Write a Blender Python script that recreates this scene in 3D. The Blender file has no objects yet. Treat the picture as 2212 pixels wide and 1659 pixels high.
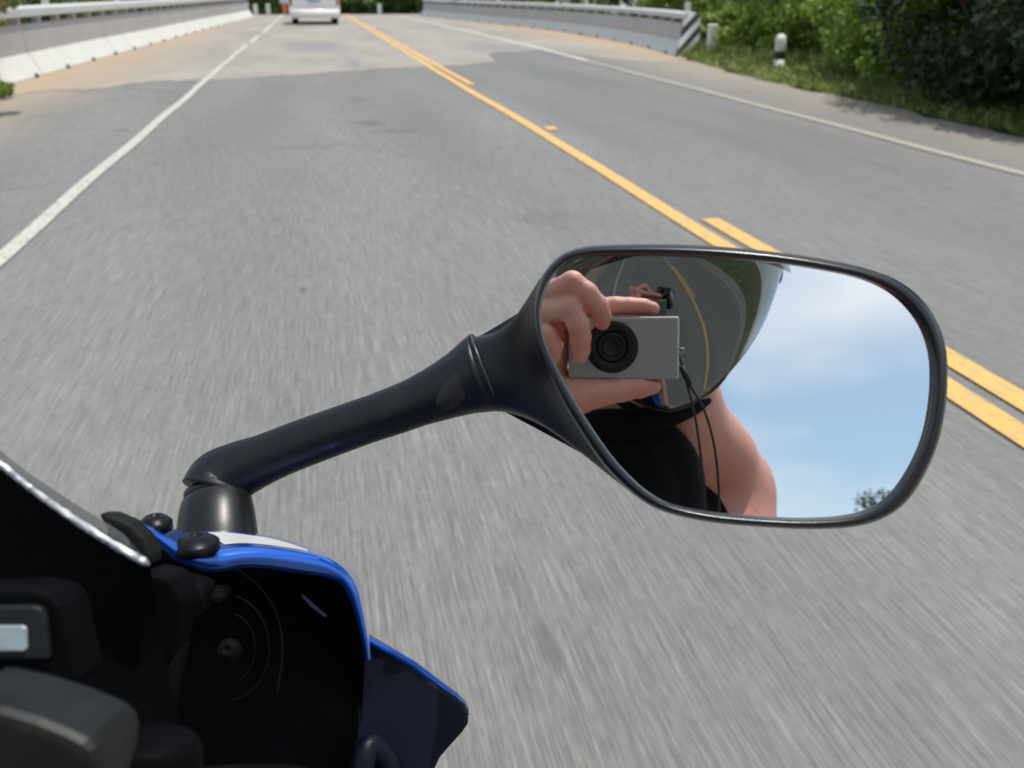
import bpy, bmesh, math, random
import numpy as np
from mathutils import Vector, Matrix
random.seed(7); RNG = np.random.default_rng(7)
S = bpy.context.scene
COL = S.collection
R = math.radians

# ------------------------------------------------------------------ camera
F, CX, CY = 2150.0, 1106.0, 829.5          # measuring frame of 2212 x 1659
CAMH = 1.2
PIT, YAW = R(21.56), R(10.73)
fw = np.array([math.sin(YAW)*math.cos(PIT), math.cos(YAW)*math.cos(PIT), -math.sin(PIT)])
rt = np.array([math.cos(YAW), -math.sin(YAW), 0.0])
up = np.cross(rt, fw)
C0 = np.array([0.0, 0.0, CAMH])
cam = bpy.data.cameras.new('camera'); camo = bpy.data.objects.new('camera', cam); COL.objects.link(camo)
cam.sensor_width = 36.0; cam.lens = 36.0*F/2212.0
cam.clip_start = 0.004; cam.clip_end = 3000
cam.dof.use_dof = True; cam.dof.focus_distance = 0.60; cam.dof.aperture_fstop = 13.5
camo.matrix_world = Matrix(((rt[0], up[0], -fw[0], 0), (rt[1], up[1], -fw[1], 0), (rt[2], up[2], -fw[2], CAMH), (0, 0, 0, 1)))
S.camera = camo

# ------------------------------------------------------------------ light
SUN_EL, SUN_AZ = 78.0, 100.0               # azimuth measured clockwise from +y (the road ahead)
SD = Vector((math.sin(R(SUN_AZ))*math.cos(R(SUN_EL)), math.cos(R(SUN_AZ))*math.cos(R(SUN_EL)), math.sin(R(SUN_EL))))
sl = bpy.data.lights.new('sun', 'SUN'); sl.energy = 3.6; sl.angle = R(0.5); sl.color = (1.0, 0.955, 0.89)
so = bpy.data.objects.new('sun', sl); COL.objects.link(so); so.rotation_euler = SD.to_track_quat('Z', 'Y').to_euler(); so.location = (3, -3, 12)
w = bpy.data.worlds.new('World'); S.world = w; w.use_nodes = True
nt = w.node_tree; nt.nodes.clear()
def N(t, **k):
    n = nt.nodes.new(t)
    for a, b in k.items(): setattr(n, a, b)
    return n
L = nt.links.new
sky = N('ShaderNodeTexSky', sky_type='NISHITA', sun_disc=False)
sky.sun_elevation = R(SUN_EL); sky.sun_rotation = R(SUN_AZ); sky.air_density = 1.0; sky.dust_density = 1.6; sky.ozone_density = 0.45
bg = N('ShaderNodeBackground'); bg.inputs['Strength'].default_value = 0.135
tint = N('ShaderNodeMix', data_type='RGBA', blend_type='MULTIPLY'); tint.inputs[0].default_value = 1.0; tint.inputs[7].default_value = (0.86, 1.06, 1.08, 1)
L(sky.outputs['Color'], tint.inputs[6]); L(tint.outputs[2], bg.inputs['Color'])
tc = N('ShaderNodeTexCoord'); mp = N('ShaderNodeMapping'); mp.inputs['Scale'].default_value = (1.0, 1.0, 2.6)
L(tc.outputs['Generated'], mp.inputs['Vector'])
nz = N('ShaderNodeTexNoise'); nz.inputs['Scale'].default_value = 1.7; nz.inputs['Detail'].default_value = 4; nz.inputs['Roughness'].default_value = 0.52
mp.inputs['Location'].default_value = (5.1, 2.2, 0.93)
L(mp.outputs['Vector'], nz.inputs['Vector'])
cr = N('ShaderNodeValToRGB'); cr.color_ramp.elements[0].position = 0.44; cr.color_ramp.elements[0].color = (0.20,)*3+(1,)
cr.color_ramp.elements[1].position = 0.64; cr.color_ramp.elements[1].color = (0.95,)*3+(1,)
L(nz.outputs['Fac'], cr.inputs['Fac'])
bg2 = N('ShaderNodeBackground'); bg2.inputs['Color'].default_value = (0.93, 0.96, 1.0, 1); bg2.inputs['Strength'].default_value = 0.92
mx = N('ShaderNodeMixShader'); L(cr.outputs['Color'], mx.inputs['Fac']); L(bg.outputs[0], mx.inputs[1]); L(bg2.outputs[0], mx.inputs[2])
wo = N('ShaderNodeOutputWorld'); L(mx.outputs[0], wo.inputs['Surface'])
S.view_settings.view_transform = 'Standard'; S.view_settings.look = 'None'; S.view_settings.gamma = 1.0
S.view_settings.exposure = 0.25
S.cycles.max_bounces = 8; S.cycles.glossy_bounces = 5; S.cycles.transparent_max_bounces = 12
S.cycles.caustics_reflective = False; S.cycles.caustics_refractive = False

# ------------------------------------------------------------------ helpers
def P(u, v, t):
    return C0 + t*(fw + rt*(u-CX)/F + up*(CY-v)/F)
DM = 0.43
LENS = (1320.0, 750.0)
d0 = P(LENS[0], LENS[1], 1.0) - C0; d0 /= np.linalg.norm(d0)
def MIR(p):
    p = np.asarray(p, float); return p - 2*((p-C0) @ d0 - DM)*d0
def V(u, v, t): return MIR(P(u, v, t))       # the real place of a point seen in the mirror
def plane_hit(u, v, off=0.0):
    k = P(u, v, 1.0)-C0; return C0 + k*((DM+off)/(k @ d0))
def ground(u, v):
    k = P(u, v, 1.0)-C0; t = -CAMH/k[2]; return (k*t+C0)[:2]

def mat(name, base, rough=0.6, metal=0.0, **kw):
    m = bpy.data.materials.new(name); m.use_nodes = True
    b = m.node_tree.nodes['Principled BSDF']
    b.inputs['Base Color'].default_value = (*base, 1); b.inputs['Roughness'].default_value = rough; b.inputs['Metallic'].default_value = metal
    for k, v in kw.items(): b.inputs[k.replace('_', ' ')].default_value = v
    return m
class NT:
    def __init__(s, m): s.t = m.node_tree; s.b = s.t.nodes['Principled BSDF']; s.out = s.t.nodes['Material Output']
    def n(s, t, **k):
        n = s.t.nodes.new(t)
        for a, b in k.items():
            if a.startswith('i_'): n.inputs[a[2:].replace('_', ' ')].default_value = b
            else: setattr(n, a, b)
        return n
    def l(s, a, b): s.t.links.new(a, b)
    def coord(s, scale=(1,1,1), kind='Object', loc=(0,0,0)):
        c = s.n('ShaderNodeTexCoord'); m = s.n('ShaderNodeMapping'); m.inputs['Scale'].default_value = scale; m.inputs['Location'].default_value = loc
        s.l(c.outputs[kind], m.inputs['Vector']); return m.outputs['Vector']
    def noise(s, vec, scale, detail=3, rough=0.5, dist=0.0):
        n = s.n('ShaderNodeTexNoise'); n.inputs['Scale'].default_value = scale; n.inputs['Detail'].default_value = detail
        n.inputs['Roughness'].default_value = rough; n.inputs['Distortion'].default_value = dist; s.l(vec, n.inputs['Vector']); return n.outputs['Fac']
    def ramp(s, fac, pts):
        r = s.n('ShaderNodeValToRGB'); e = r.color_ramp.elements
        while len(e) < len(pts): e.new(0.5)
        for i, (p, c) in enumerate(pts):
            e[i].position = p; e[i].color = (*c, 1) if isinstance(c, tuple) else (c, c, c, 1)
        s.l(fac, r.inputs['Fac']); return r.outputs['Color']
    def mix(s, fac, a, b, mode='MIX'):
        m = s.n('ShaderNodeMix', data_type='RGBA', blend_type=mode)
        for sock, v in ((m.inputs[0], fac), (m.inputs[6], a), (m.inputs[7], b)):
            if hasattr(v, 'is_linked') or hasattr(v, 'links'): s.l(v, sock)
            elif isinstance(v, tuple): sock.default_value = (*v, 1)
            else: sock.default_value = v
        return m.outputs[2]
    def math(s, op, a, b=0.0, clamp=False):
        m = s.n('ShaderNodeMath', operation=op, use_clamp=clamp)
        for i, v in enumerate((a, b)):
            if hasattr(v, 'links'): s.l(v, m.inputs[i])
            else: m.inputs[i].default_value = v
        return m.outputs[0]
    def bump(s, h, strength=0.3, dist=0.01):
        b = s.n('ShaderNodeBump'); b.inputs['Strength'].default_value = strength; b.inputs['Distance'].default_value = dist
        s.l(h, b.inputs['Height']); s.l(b.outputs[0], s.b.inputs['Normal'])

def mesh_obj(name, verts, faces, m, parent=None, smooth=True, fix=True):
    me = bpy.data.meshes.new(name)
    me.from_pydata([tuple(map(float, v)) for v in verts], [], [tuple(map(int, f)) for f in faces])
    if fix:
        bm = bmesh.new(); bm.from_mesh(me); bmesh.ops.recalc_face_normals(bm, faces=bm.faces); bm.to_mesh(me); bm.free()
    if smooth and len(me.polygons): me.polygons.foreach_set('use_smooth', [True]*len(me.polygons))
    o = bpy.data.objects.new(name, me); COL.objects.link(o)
    if m is not None:
        for q in (m if isinstance(m, (list, tuple)) else [m]): me.materials.append(q)
    if parent is not None: o.parent = parent; o.matrix_parent_inverse = Matrix.Identity(4); o.matrix_basis = parent_inv(parent)
    return o
def parent_inv(p):                      # geometry is given in world space; keep it there under its thing
    mw = Matrix.Identity(4); q = p
    while q is not None: mw = q.matrix_basis @ mw; q = q.parent
    return mw.inverted()
def thing(name, label, cat, loc=(0, 0, 0), group=None):
    o = bpy.data.objects.new(name, None); COL.objects.link(o); o.location = loc; o.empty_display_size = 0.1
    o['label'] = label; o['category'] = cat
    if group: o['group'] = group
    o.matrix_basis = Matrix.Translation(Vector([float(x) for x in loc])); return o
def tag(o, label, cat, group=None):
    o['label'] = label; o['category'] = cat
    if group: o['group'] = group
    return o
def spline(pts, n, closed=False):
    p = np.array(pts, float); m = len(p)
    if closed: q = np.vstack([p[-1], p, p[0], p[1]])
    else: q = np.vstack([2*p[0]-p[1], p, 2*p[-1]-p[-2]])
    segs = m if closed else m-1
    T = np.linspace(0, segs, n, endpoint=not closed); out = []
    for t in T:
        i = min(int(t), segs-1); f = t-i; a, b, c, d = q[i:i+4]
        out.append(0.5*((2*b)+(c-a)*f+(2*a-5*b+4*c-d)*f*f+(3*b-a-3*c+d)*f**3))
    return np.array(out)
def resample(p, n, closed=False):
    p = np.array(p); q = np.vstack([p, p[:1]]) if closed else p
    s = np.r_[0, np.cumsum(np.linalg.norm(np.diff(q, axis=0), axis=1))]
    T = np.linspace(0, s[-1], n, endpoint=not closed)
    return np.stack([np.interp(T, s, q[:, k]) for k in range(q.shape[1])], 1)
def loft(rings, closed=True, cap0=False, cap1=False):
    n = len(rings[0]); vs = [v for r in rings for v in r]; fs = []
    for i in range(len(rings)-1):
        for j in range(n if closed else n-1):
            k = (j+1) % n; fs.append((i*n+j, i*n+k, (i+1)*n+k, (i+1)*n+j))
    if cap0: fs.append(tuple(range(n)))
    if cap1: fs.append(tuple((len(rings)-1)*n+j for j in range(n)))
    return vs, fs
def tube(path, rad, n=16, cap=True, flat=1.0, upv=None):
    path = np.array(path, float); rad = np.broadcast_to(np.array(rad, float), (len(path),)); rings = []
    prev = None
    for i, p in enumerate(path):
        t = path[min(i+1, len(path)-1)]-path[max(i-1, 0)]; t /= np.linalg.norm(t)+1e-12
        a = prev if prev is not None else (np.array(upv, float) if upv is not None else np.array([0, 0, 1.0]) if abs(t[2]) < 0.9 else np.array([1.0, 0, 0]))
        a = a-(a @ t)*t; a /= np.linalg.norm(a); b = np.cross(t, a); prev = a
        rings.append([p+rad[i]*(a*math.cos(q)+b*flat*math.sin(q)) for q in np.linspace(0, 2*math.pi, n, endpoint=False)])
    return loft(rings, True, cap, cap)
def merge(*parts):
    vs, fs = [], []
    for v, f in parts:
        o = len(vs); vs += list(v); fs += [tuple(i+o for i in q) for q in f]
    return vs, fs
def box(c, s, ax=None):
    c = np.array(c, float); ax = np.eye(3) if ax is None else np.array(ax); vs = []
    for x in (-1, 1):
        for y in (-1, 1):
            for z in (-1, 1): vs.append(c+ax[0]*x*s[0]/2+ax[1]*y*s[1]/2+ax[2]*z*s[2]/2)
    return vs, [(0, 1, 3, 2), (4, 6, 7, 5), (0, 4, 5, 1), (2, 3, 7, 6), (0, 2, 6, 4), (1, 5, 7, 3)]
def bevel(o, wd, seg=3):
    b = o.modifiers.new('bevel', 'BEVEL'); b.width = wd; b.segments = seg; b.limit_method = 'ANGLE'; b.angle_limit = R(35); return o
def slab(pts, thick, m, name, parent, bev=0.0015, dirv=None):   # (u, v, depth) outline given a real thickness away from the rider
    front = [P(*p) for p in pts]; d = fw if dirv is None else dirv
    vs, fs = loft([front, [q+d*thick for q in front]], True, True, True)
    o = mesh_obj(name, vs, fs, m, parent, smooth=False)
    if bev: bevel(o, bev)
    return o
def ellipsoid(c, r, ax=None, n=20, k=12):
    ax = np.eye(3) if ax is None else np.array(ax); rings = []
    for i in range(1, k):
        th = math.pi*i/k
        rings.append([np.array(c)+ax[0]*r[0]*math.sin(th)*math.cos(a)+ax[1]*r[1]*math.sin(th)*math.sin(a)+ax[2]*r[2]*math.cos(th) for a in np.linspace(0, 2*math.pi, n, endpoint=False)])
    return loft(rings, True, True, True)

# ------------------------------------------------------------------ road and ground
def m_asphalt():
    m = mat('asphalt', (0.2, 0.2, 0.2), 0.8); t = NT(m)
    v = t.coord()
    st = t.noise(t.coord((230, 3.6, 1)), 1, 3, 0.6)           # grain drawn out along the wheel tracks
    st2 = t.noise(t.coord((70, 1.8, 1)), 1, 3, 0.6)
    md = t.noise(t.coord((24, 9, 1)), 1, 3, 0.6); lo = t.noise(t.coord((1.1, 0.16, 1)), 1, 3, 0.5); sp = t.noise(t.coord((110, 22, 1)), 1, 2, 0.6)
    a = t.ramp(st, [(0.28, (0.119, 0.118, 0.112)), (0.52, (0.173, 0.170, 0.160)), (0.76, (0.258, 0.248, 0.226))])
    b = t.ramp(st2, [(0.3, 0.87), (0.7, 1.10)]); c = t.ramp(md, [(0.3, 0.92), (0.72, 1.06)]); d = t.ramp(lo, [(0.3, 0.86), (0.7, 1.10)])
    e = t.ramp(sp, [(0.34, 0.88), (0.6, 1.05)])
    x = t.mix(1.0, a, b, 'MULTIPLY'); x = t.mix(1.0, x, c, 'MULTIPLY'); x = t.mix(1.0, x, d, 'MULTIPLY'); x = t.mix(1.0, x, e, 'MULTIPLY')
    # darker oily wheel tracks and stains with a shape of their own
    sep = t.n('ShaderNodeSeparateXYZ'); t.l(v, sep.inputs[0])
    def band(x0, wd, amt):
        q = t.math('SUBTRACT', sep.outputs['X'], x0); q = t.math('DIVIDE', q, wd); q = t.math('MULTIPLY', q, q); q = t.math('MULTIPLY', q, -1.0)
        q = t.math('EXPONENT', q); return t.math('MULTIPLY', q, amt)
    tr = band(3.55, 0.75, 0.30)
    tr = t.math('ADD', tr, t.math('ADD', band(-0.62, 0.33, 0.16), band(0.95, 0.36, 0.14)))
    x = t.mix(tr, x, (0.105, 0.108, 0.115))
    stn = t.noise(t.coord((2.2, 0.8, 1), loc=(3, 1, 0)), 1, 4, 0.6, 0.6)
    x = t.mix(t.ramp(stn, [(0.655, 0.0), (0.74, 0.30)]), x, (0.08, 0.08, 0.085))
    def blob(x0, y0, sx, sy, amt):
        q = t.math('DIVIDE', t.math('SUBTRACT', sep.outputs['X'], x0), sx); r2 = t.math('DIVIDE', t.math('SUBTRACT', sep.outputs['Y'], y0), sy)
        q = t.math('ADD', t.math('MULTIPLY', q, q), t.math('MULTIPLY', r2, r2)); q = t.math('ADD', q, t.math('MULTIPLY', t.math('SUBTRACT', t.noise(v, 9, 3, 0.6), 0.5), 2.2))
        return t.math('MULTIPLY', t.math('SUBTRACT', 1.0, q, clamp=True), amt, clamp=True)
    for (u, vv, sx, sy, am) in ((795, 266, .22, .28, .6), (860, 282, .3, .2, .45), (770, 215, .12, .3, .4), (690, 315, .5, .2, .25), (655, 628, .025, .06, .6), (1185, 1400, .02, .12, .5), (1175, 470, .25, .25, .25)):
        g0 = ground(u, vv); x = t.mix(blob(g0[0], g0[1], sx, sy, am), x, (0.07, 0.07, 0.072))
    # cracks on the left shoulder
    vo = t.n('ShaderNodeTexVoronoi', feature='DISTANCE_TO_EDGE'); vo.inputs['Scale'].default_value = 0.55; dv = t.mix(0.35, v, t.n('ShaderNodeTexNoise').outputs['Color'])
    t.l(dv, vo.inputs['Vector'])
    ck = t.ramp(vo.outputs['Distance'], [(0.0, 0.55), (0.012, 0.0)]); lm = t.ramp(t.math('MULTIPLY', sep.outputs['X'], -1.0), [(0.0, 0.0), (1.0, 1.0)])
    lx = t.math('GREATER_THAN', t.math('MULTIPLY', sep.outputs['X'], -1.0), 1.75)
    x = t.mix(t.math('MULTIPLY', ck, lx), x, (0.06, 0.06, 0.06))
    # sandy dust where traffic never sweeps: outside both edge lines
    ax = t.math('ABSOLUTE', t.math('SUBTRACT', sep.outputs['X'], 1.65)); dn = t.math('MULTIPLY', t.math('SUBTRACT', t.noise(t.coord((1.5, .5, 1)), 1, 4, .6), 0.5), 1.6)
    du = t.math('ADD', t.math('SUBTRACT', ax, 4.1), dn)
    x = t.mix(t.ramp(du, [(0.0, 0.0), (1.0, 0.8)]), x, (0.30, 0.245, 0.175))
    rd_ = t.math('ADD', t.math('SUBTRACT', sep.outputs['X'], 4.95), t.math('MULTIPLY', t.math('SUBTRACT', t.noise(t.coord((2.2, .6, 1), loc=(5, 0, 0)), 1, 4, .6), 0.5), 1.0))
    x = t.mix(t.ramp(rd_, [(0.0, 0.0), (0.9, 0.62)]), x, (0.27, 0.235, 0.18))
    t.l(x, t.b.inputs['Base Color']); t.bump(t.math('ADD', st, sp), 0.15, 0.002)
    t.b.inputs['Specular IOR Level'].default_value = 0.3
    return m
def m_deck():
    m = mat('bridge_concrete', (0.4, 0.36, 0.3), 0.8); t = NT(m); v = t.coord()
    a = t.ramp(t.noise(t.coord((0.8, 0.22, 1)), 1, 4, 0.6), [(0.3, (0.210, 0.192, 0.168)), (0.70, (0.315, 0.280, 0.232))])
    b = t.ramp(t.noise(v, 14, 3, 0.6), [(0.3, 0.9), (0.7, 1.06)]); x = t.mix(1.0, a, b, 'MULTIPLY')
    sep = t.n('ShaderNodeSeparateXYZ'); t.l(v, sep.inputs[0])
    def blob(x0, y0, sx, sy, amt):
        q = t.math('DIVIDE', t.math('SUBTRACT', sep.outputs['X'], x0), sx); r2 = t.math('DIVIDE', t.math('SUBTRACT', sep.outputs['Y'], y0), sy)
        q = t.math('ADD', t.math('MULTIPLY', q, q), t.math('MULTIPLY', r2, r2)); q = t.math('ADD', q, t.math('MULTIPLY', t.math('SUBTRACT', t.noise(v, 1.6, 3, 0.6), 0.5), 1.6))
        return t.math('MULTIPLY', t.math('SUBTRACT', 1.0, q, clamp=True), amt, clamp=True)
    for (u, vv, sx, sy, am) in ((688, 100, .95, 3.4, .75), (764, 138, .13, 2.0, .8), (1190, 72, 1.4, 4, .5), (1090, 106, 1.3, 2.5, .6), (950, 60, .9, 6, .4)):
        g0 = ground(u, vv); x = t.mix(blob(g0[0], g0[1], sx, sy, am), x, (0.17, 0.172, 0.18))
    ed = t.math('ADD', t.math('ABSOLUTE', t.math('SUBTRACT', sep.outputs['X'], 1.7)), t.math('MULTIPLY', t.noise(v, 1.3, 3), 0.8))
    x = t.mix(t.ramp(t.math('DIVIDE', t.math('SUBTRACT', ed, 4.3), 3.0), [(0.0, 0.0), (0.6, 0.8)]), x, (0.36, 0.255, 0.155))
    t.l(x, t.b.inputs['Base Color']); t.bump(t.noise(v, 60, 2), 0.15, 0.003); return m
def m_paint(name, col, wear=(0.30, 0.62), alt=None):
    m = mat(name, col, 0.6); t = NT(m); v = t.coord()
    n = t.noise(t.coord((40, 9, 1)), 1, 4, 0.65); n2 = t.noise(v, 5, 3, 0.6)
    x = t.mix(t.ramp(n2, [(0.3, 0.0), (0.75, 0.35)]), col, tuple(c*0.8 for c in col))
    x = t.mix(t.ramp(n, [(wear[0]-.06, 0.75), (wear[0]+.08, 0.0)]), x, (0.2, 0.2, 0.2)); t.l(x, t.b.inputs['Base Color']); return m
def m_ground():
    m = mat('verge_soil', (0.1, 0.1, 0.05), 0.95); t = NT(m); v = t.coord()
    x = t.mix(t.ramp(t.noise(v, 0.9, 5, 0.6), [(0.40, 0.0), (0.56, 1.0)]), (0.13, 0.10, 0.06), (0.045, 0.075, 0.022))
    x = t.mix(1.0, x, t.ramp(t.noise(v, 30, 3), [(0.3, 0.7), (0.7, 1.15)]), 'MULTIPLY')
    t.l(x, t.b.inputs['Base Color']); t.bump(t.noise(v, 22, 3), 0.6, 0.03); return m
ASPH, DECK, GRD = m_asphalt(), m_deck(), m_ground()
YEL = m_paint('yellow_road_paint', (0.62, 0.36, 0.10), (0.40, 0.6)); WHT = m_paint('white_road_paint', (0.45, 0.435, 0.375), (0.42, 0.6)); WHF = m_paint('faded_white_paint', (0.36, 0.325, 0.265), (0.42, 0.6))

def zg(y):                                   # the road falls away beyond the bridge
    return 0.0 if y < 56 else -0.0016*(y-56)**2 if y < 90 else -1.85-0.109*(y-90)*max(0, 1-(y-90)/260)
ys_long = sorted(set([-60, -30, -12, -4, 0, 3, 8, 14] + list(range(18, 120, 3)) + [130, 160, 220, 330]))
def strip(x0, x1, y0, y1, z, name, m, step=3.0):
    n = max(2, int((y1-y0)/step)+1); ys = np.linspace(y0, y1, n); vs = []
    for y in ys:
        a = x0(y) if callable(x0) else x0; b = x1(y) if callable(x1) else x1
        vs += [(a, y, zg(y)+z), (b, y, zg(y)+z)]
    return vs, [(2*i, 2*i+1, 2*i+3, 2*i+2) for i in range(n-1)]
# ground as one sheet
gx = [-400, -120, -40, -12, -7, 0, 7, 12, 20, 40, 120, 400]; gy = [-400, -150, -60] + list(range(-30, 120, 5)) + [140, 180, 240, 330, 500]
vs = []; fs = []
for y in gy:
    for x in gx: vs.append((x, y, (zg(y) if y < 330 else -17)-0.03+(0 if abs(x) < 8 else 0.25*min(1, (abs(x)-7)/4) if y < 60 else 0)))
for j in range(len(gy)-1):
    for i in range(len(gx)-1): a = j*len(gx)+i; fs.append((a, a+1, a+1+len(gx), a+len(gx)))
g = mesh_obj('ground', vs, fs, GRD); g['kind'] = 'structure'
def right_edge(y):
    e = np.interp(y, [-60, 0, 7.9, 10.7, 14.1, 19.3, 30, 60], [6.0, 6.0, 6.09, 6.29, 6.33, 7.0, 8.2, 8.2])
    return e+0.07*math.sin(y*1.9)+0.05*math.sin(y*4.3+1)+.03*math.sin(y*9.1)
def left_edge(y): return np.interp(y, [-60, 5, 14, 30, 60], [-4.3, -4.4, -4.6, -4.6, -4.2])
vs, fs = [], []
ysr = np.r_[np.arange(-60, 0, 3.0), np.arange(0, 30, 0.25), np.arange(30, 130, 2.0)]
for y in ysr: vs += [(left_edge(y), y, zg(y)), (right_edge(y), y, zg(y))]
fs = [(2*i, 2*i+1, 2*i+3, 2*i+2) for i in range(len(ysr)-1)]
o = mesh_obj('road', vs, fs, ASPH, smooth=False); o['kind'] = 'structure'
# bridge deck: pale concrete with a ragged joint to the asphalt
jp = [(-4.4, 13.2), (-3.5, 14.0), (-2.7, 14.55), (-2.2, 15.6), (-1.55, 15.4), (0.1, 16.5), (1.7, 17.6), (2.6, 18.0), (3.2, 18.4), (3.5, 21.2), (5.0, 22.3), (5.6, 18.5), (6.4, 17.8), (7.0, 19.0), (8.1, 19.6)]
jj = resample(jp, 240); near = [(x, y+0.30*(RNG.random()-.5)+0.10*math.sin(x*7)) for x, y in jj]
vs = []; fs = []
for (x, y) in near:
    for q in np.linspace(0, 1, 22):
        Y = y+(57-y)*q; X = x; vs.append((X, Y, zg(Y)+0.004))
for i in range(len(near)-1):
    for j in range(21): fs.append((i*22+j, i*22+j+1, (i+1)*22+j+1, (i+1)*22+j))
o = mesh_obj('bridge_deck', vs, fs, DECK, smooth=False); o['kind'] = 'structure'
def line(name, x, w_, y0, y1, m, wob=0.01, z=0.008, lab=None):
    n = max(3, int((y1-y0)/0.35)+1); ys = np.linspace(y0, y1, n); vs = []
    for y in ys:
        c = (x(y) if callable(x) else x)+wob*math.sin(y*1.7+x_seed(name))+wob*.6*math.sin(y*.61)
        vs += [(c-w_/2, y, zg(y)+z), (c+w_/2, y, zg(y)+z)]
    o = mesh_obj(name, vs, [(2*i, 2*i+1, 2*i+3, 2*i+2) for i in range(n-1)], m, smooth=False); o['kind'] = 'structure'; return o
def x_seed(s): return sum(map(ord, s)) % 7
line('road_marking_white', lambda y: np.interp(y, [0, 16, 24, 45, 60], [-1.55, -1.55, -1.56, -1.45, -1.4]), 0.092, -40, 26, WHT, 0.008)
line('road_marking_white', lambda y: -1.5, 0.12, 26.6, 31, WHT); line('road_marking_white', lambda y: -1.47, 0.12, 32.4, 70, WHT)
YC = lambda y: np.interp(y, [0, 2.3, 4.7, 9.3, 13.7, 23.4, 34, 48, 70], [1.93, 1.935, 1.965, 1.985, 1.93, 1.90, 1.86, 1.80, 1.7])
line('road_marking_yellow', YC, 0.105, -40, 70, YEL, 0.004)
YC2 = lambda y: YC(y)+0.165
line('road_marking_yellow', YC2, 0.105, 2.0, 5.25, YEL, 0.004); line('road_marking_yellow', YC2, 0.10, -9, -3, YEL, 0.004); line('road_marking_yellow', YC2, 0.10, 14.0, 70, YEL, 0.004)
line('road_marking_yellow', YC2, 0.10, 9.15, 9.4, YEL, 0.02)
line('road_marking_white', lambda y: np.interp(y, [0, 6, 24, 34, 45, 70], [4.83, 4.84, 4.95, 4.85, 4.6, 4.3]), 0.115, -40, 18.4, WHF, 0.01)
line('road_marking_white', lambda y: np.interp(y, [0, 6, 24, 34, 45, 70], [4.83, 4.84, 4.95, 4.85, 4.6, 4.3])+.02, 0.125, 18.5, 70, m_paint('pale_paint', (0.55, 0.50, 0.42)), 0.01)

# ------------------------------------------------------------------ bridge barriers
def m_concrete(name, base, stain=0.35):
    m = mat(name, base, 0.75); t = NT(m); v = t.coord()
    x = t.mix(t.ramp(t.noise(t.coord((1.2, 1.2, 0.5)), 1, 5, 0.65), [(0.35, 0.0), (0.75, stain)]), base, tuple(c*0.62 for c in base))
    x = t.mix(t.ramp(t.noise(t.coord((7, 7, .6)), 1, 3, 0.6), [(0.58, 0.0), (0.8, 0.3)]), x, (0.23, 0.21, 0.18))
    t.l(x, t.b.inputs['Base Color']); t.bump(t.noise(v, 40, 3), 0.2, 0.004); return m
WALL = m_concrete('barrier_wall_shade_grey', (0.45, 0.43, 0.43)); CURB = m_concrete('barrier_kerb_white', (0.60, 0.59, 0.54), 0.3); RAIL = m_concrete('barrier_rail_white', (0.56, 0.55, 0.54), 0.2)  # upright wall greyer than the kerb: its shade is put into the concrete colour
DARK = mat('dark_gap', (0.03, 0.028, 0.024), 0.9)
def sweep(path, s0, s1, prof, side, step=1.0):
    n = max(2, int((s1-s0)/step)+1); rings = []
    for s in np.linspace(s0, s1, n):
        p, nn = path(s); rings.append([(p[0]+nn[0]*side*a, p[1]+nn[1]*side*a, zg(p[1])+b) for a, b in prof])
    return loft(rings, True, True, True)
def make_path(pts):
    q = spline(pts, 200); s = np.r_[0, np.cumsum(np.linalg.norm(np.diff(q, axis=0), axis=1))]
    def f(t):
        p = np.array([np.interp(t, s, q[:, 0]), np.interp(t, s, q[:, 1])]); e = np.array([np.interp(t+.2, s, q[:, 0]), np.interp(t+.2, s, q[:, 1])])-np.array([np.interp(t-.2, s, q[:, 0]), np.interp(t-.2, s, q[:, 1])])
        e /= np.linalg.norm(e); return p, np.array([-e[1], e[0]])         # normal to the left of travel
    return f, s[-1]
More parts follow.
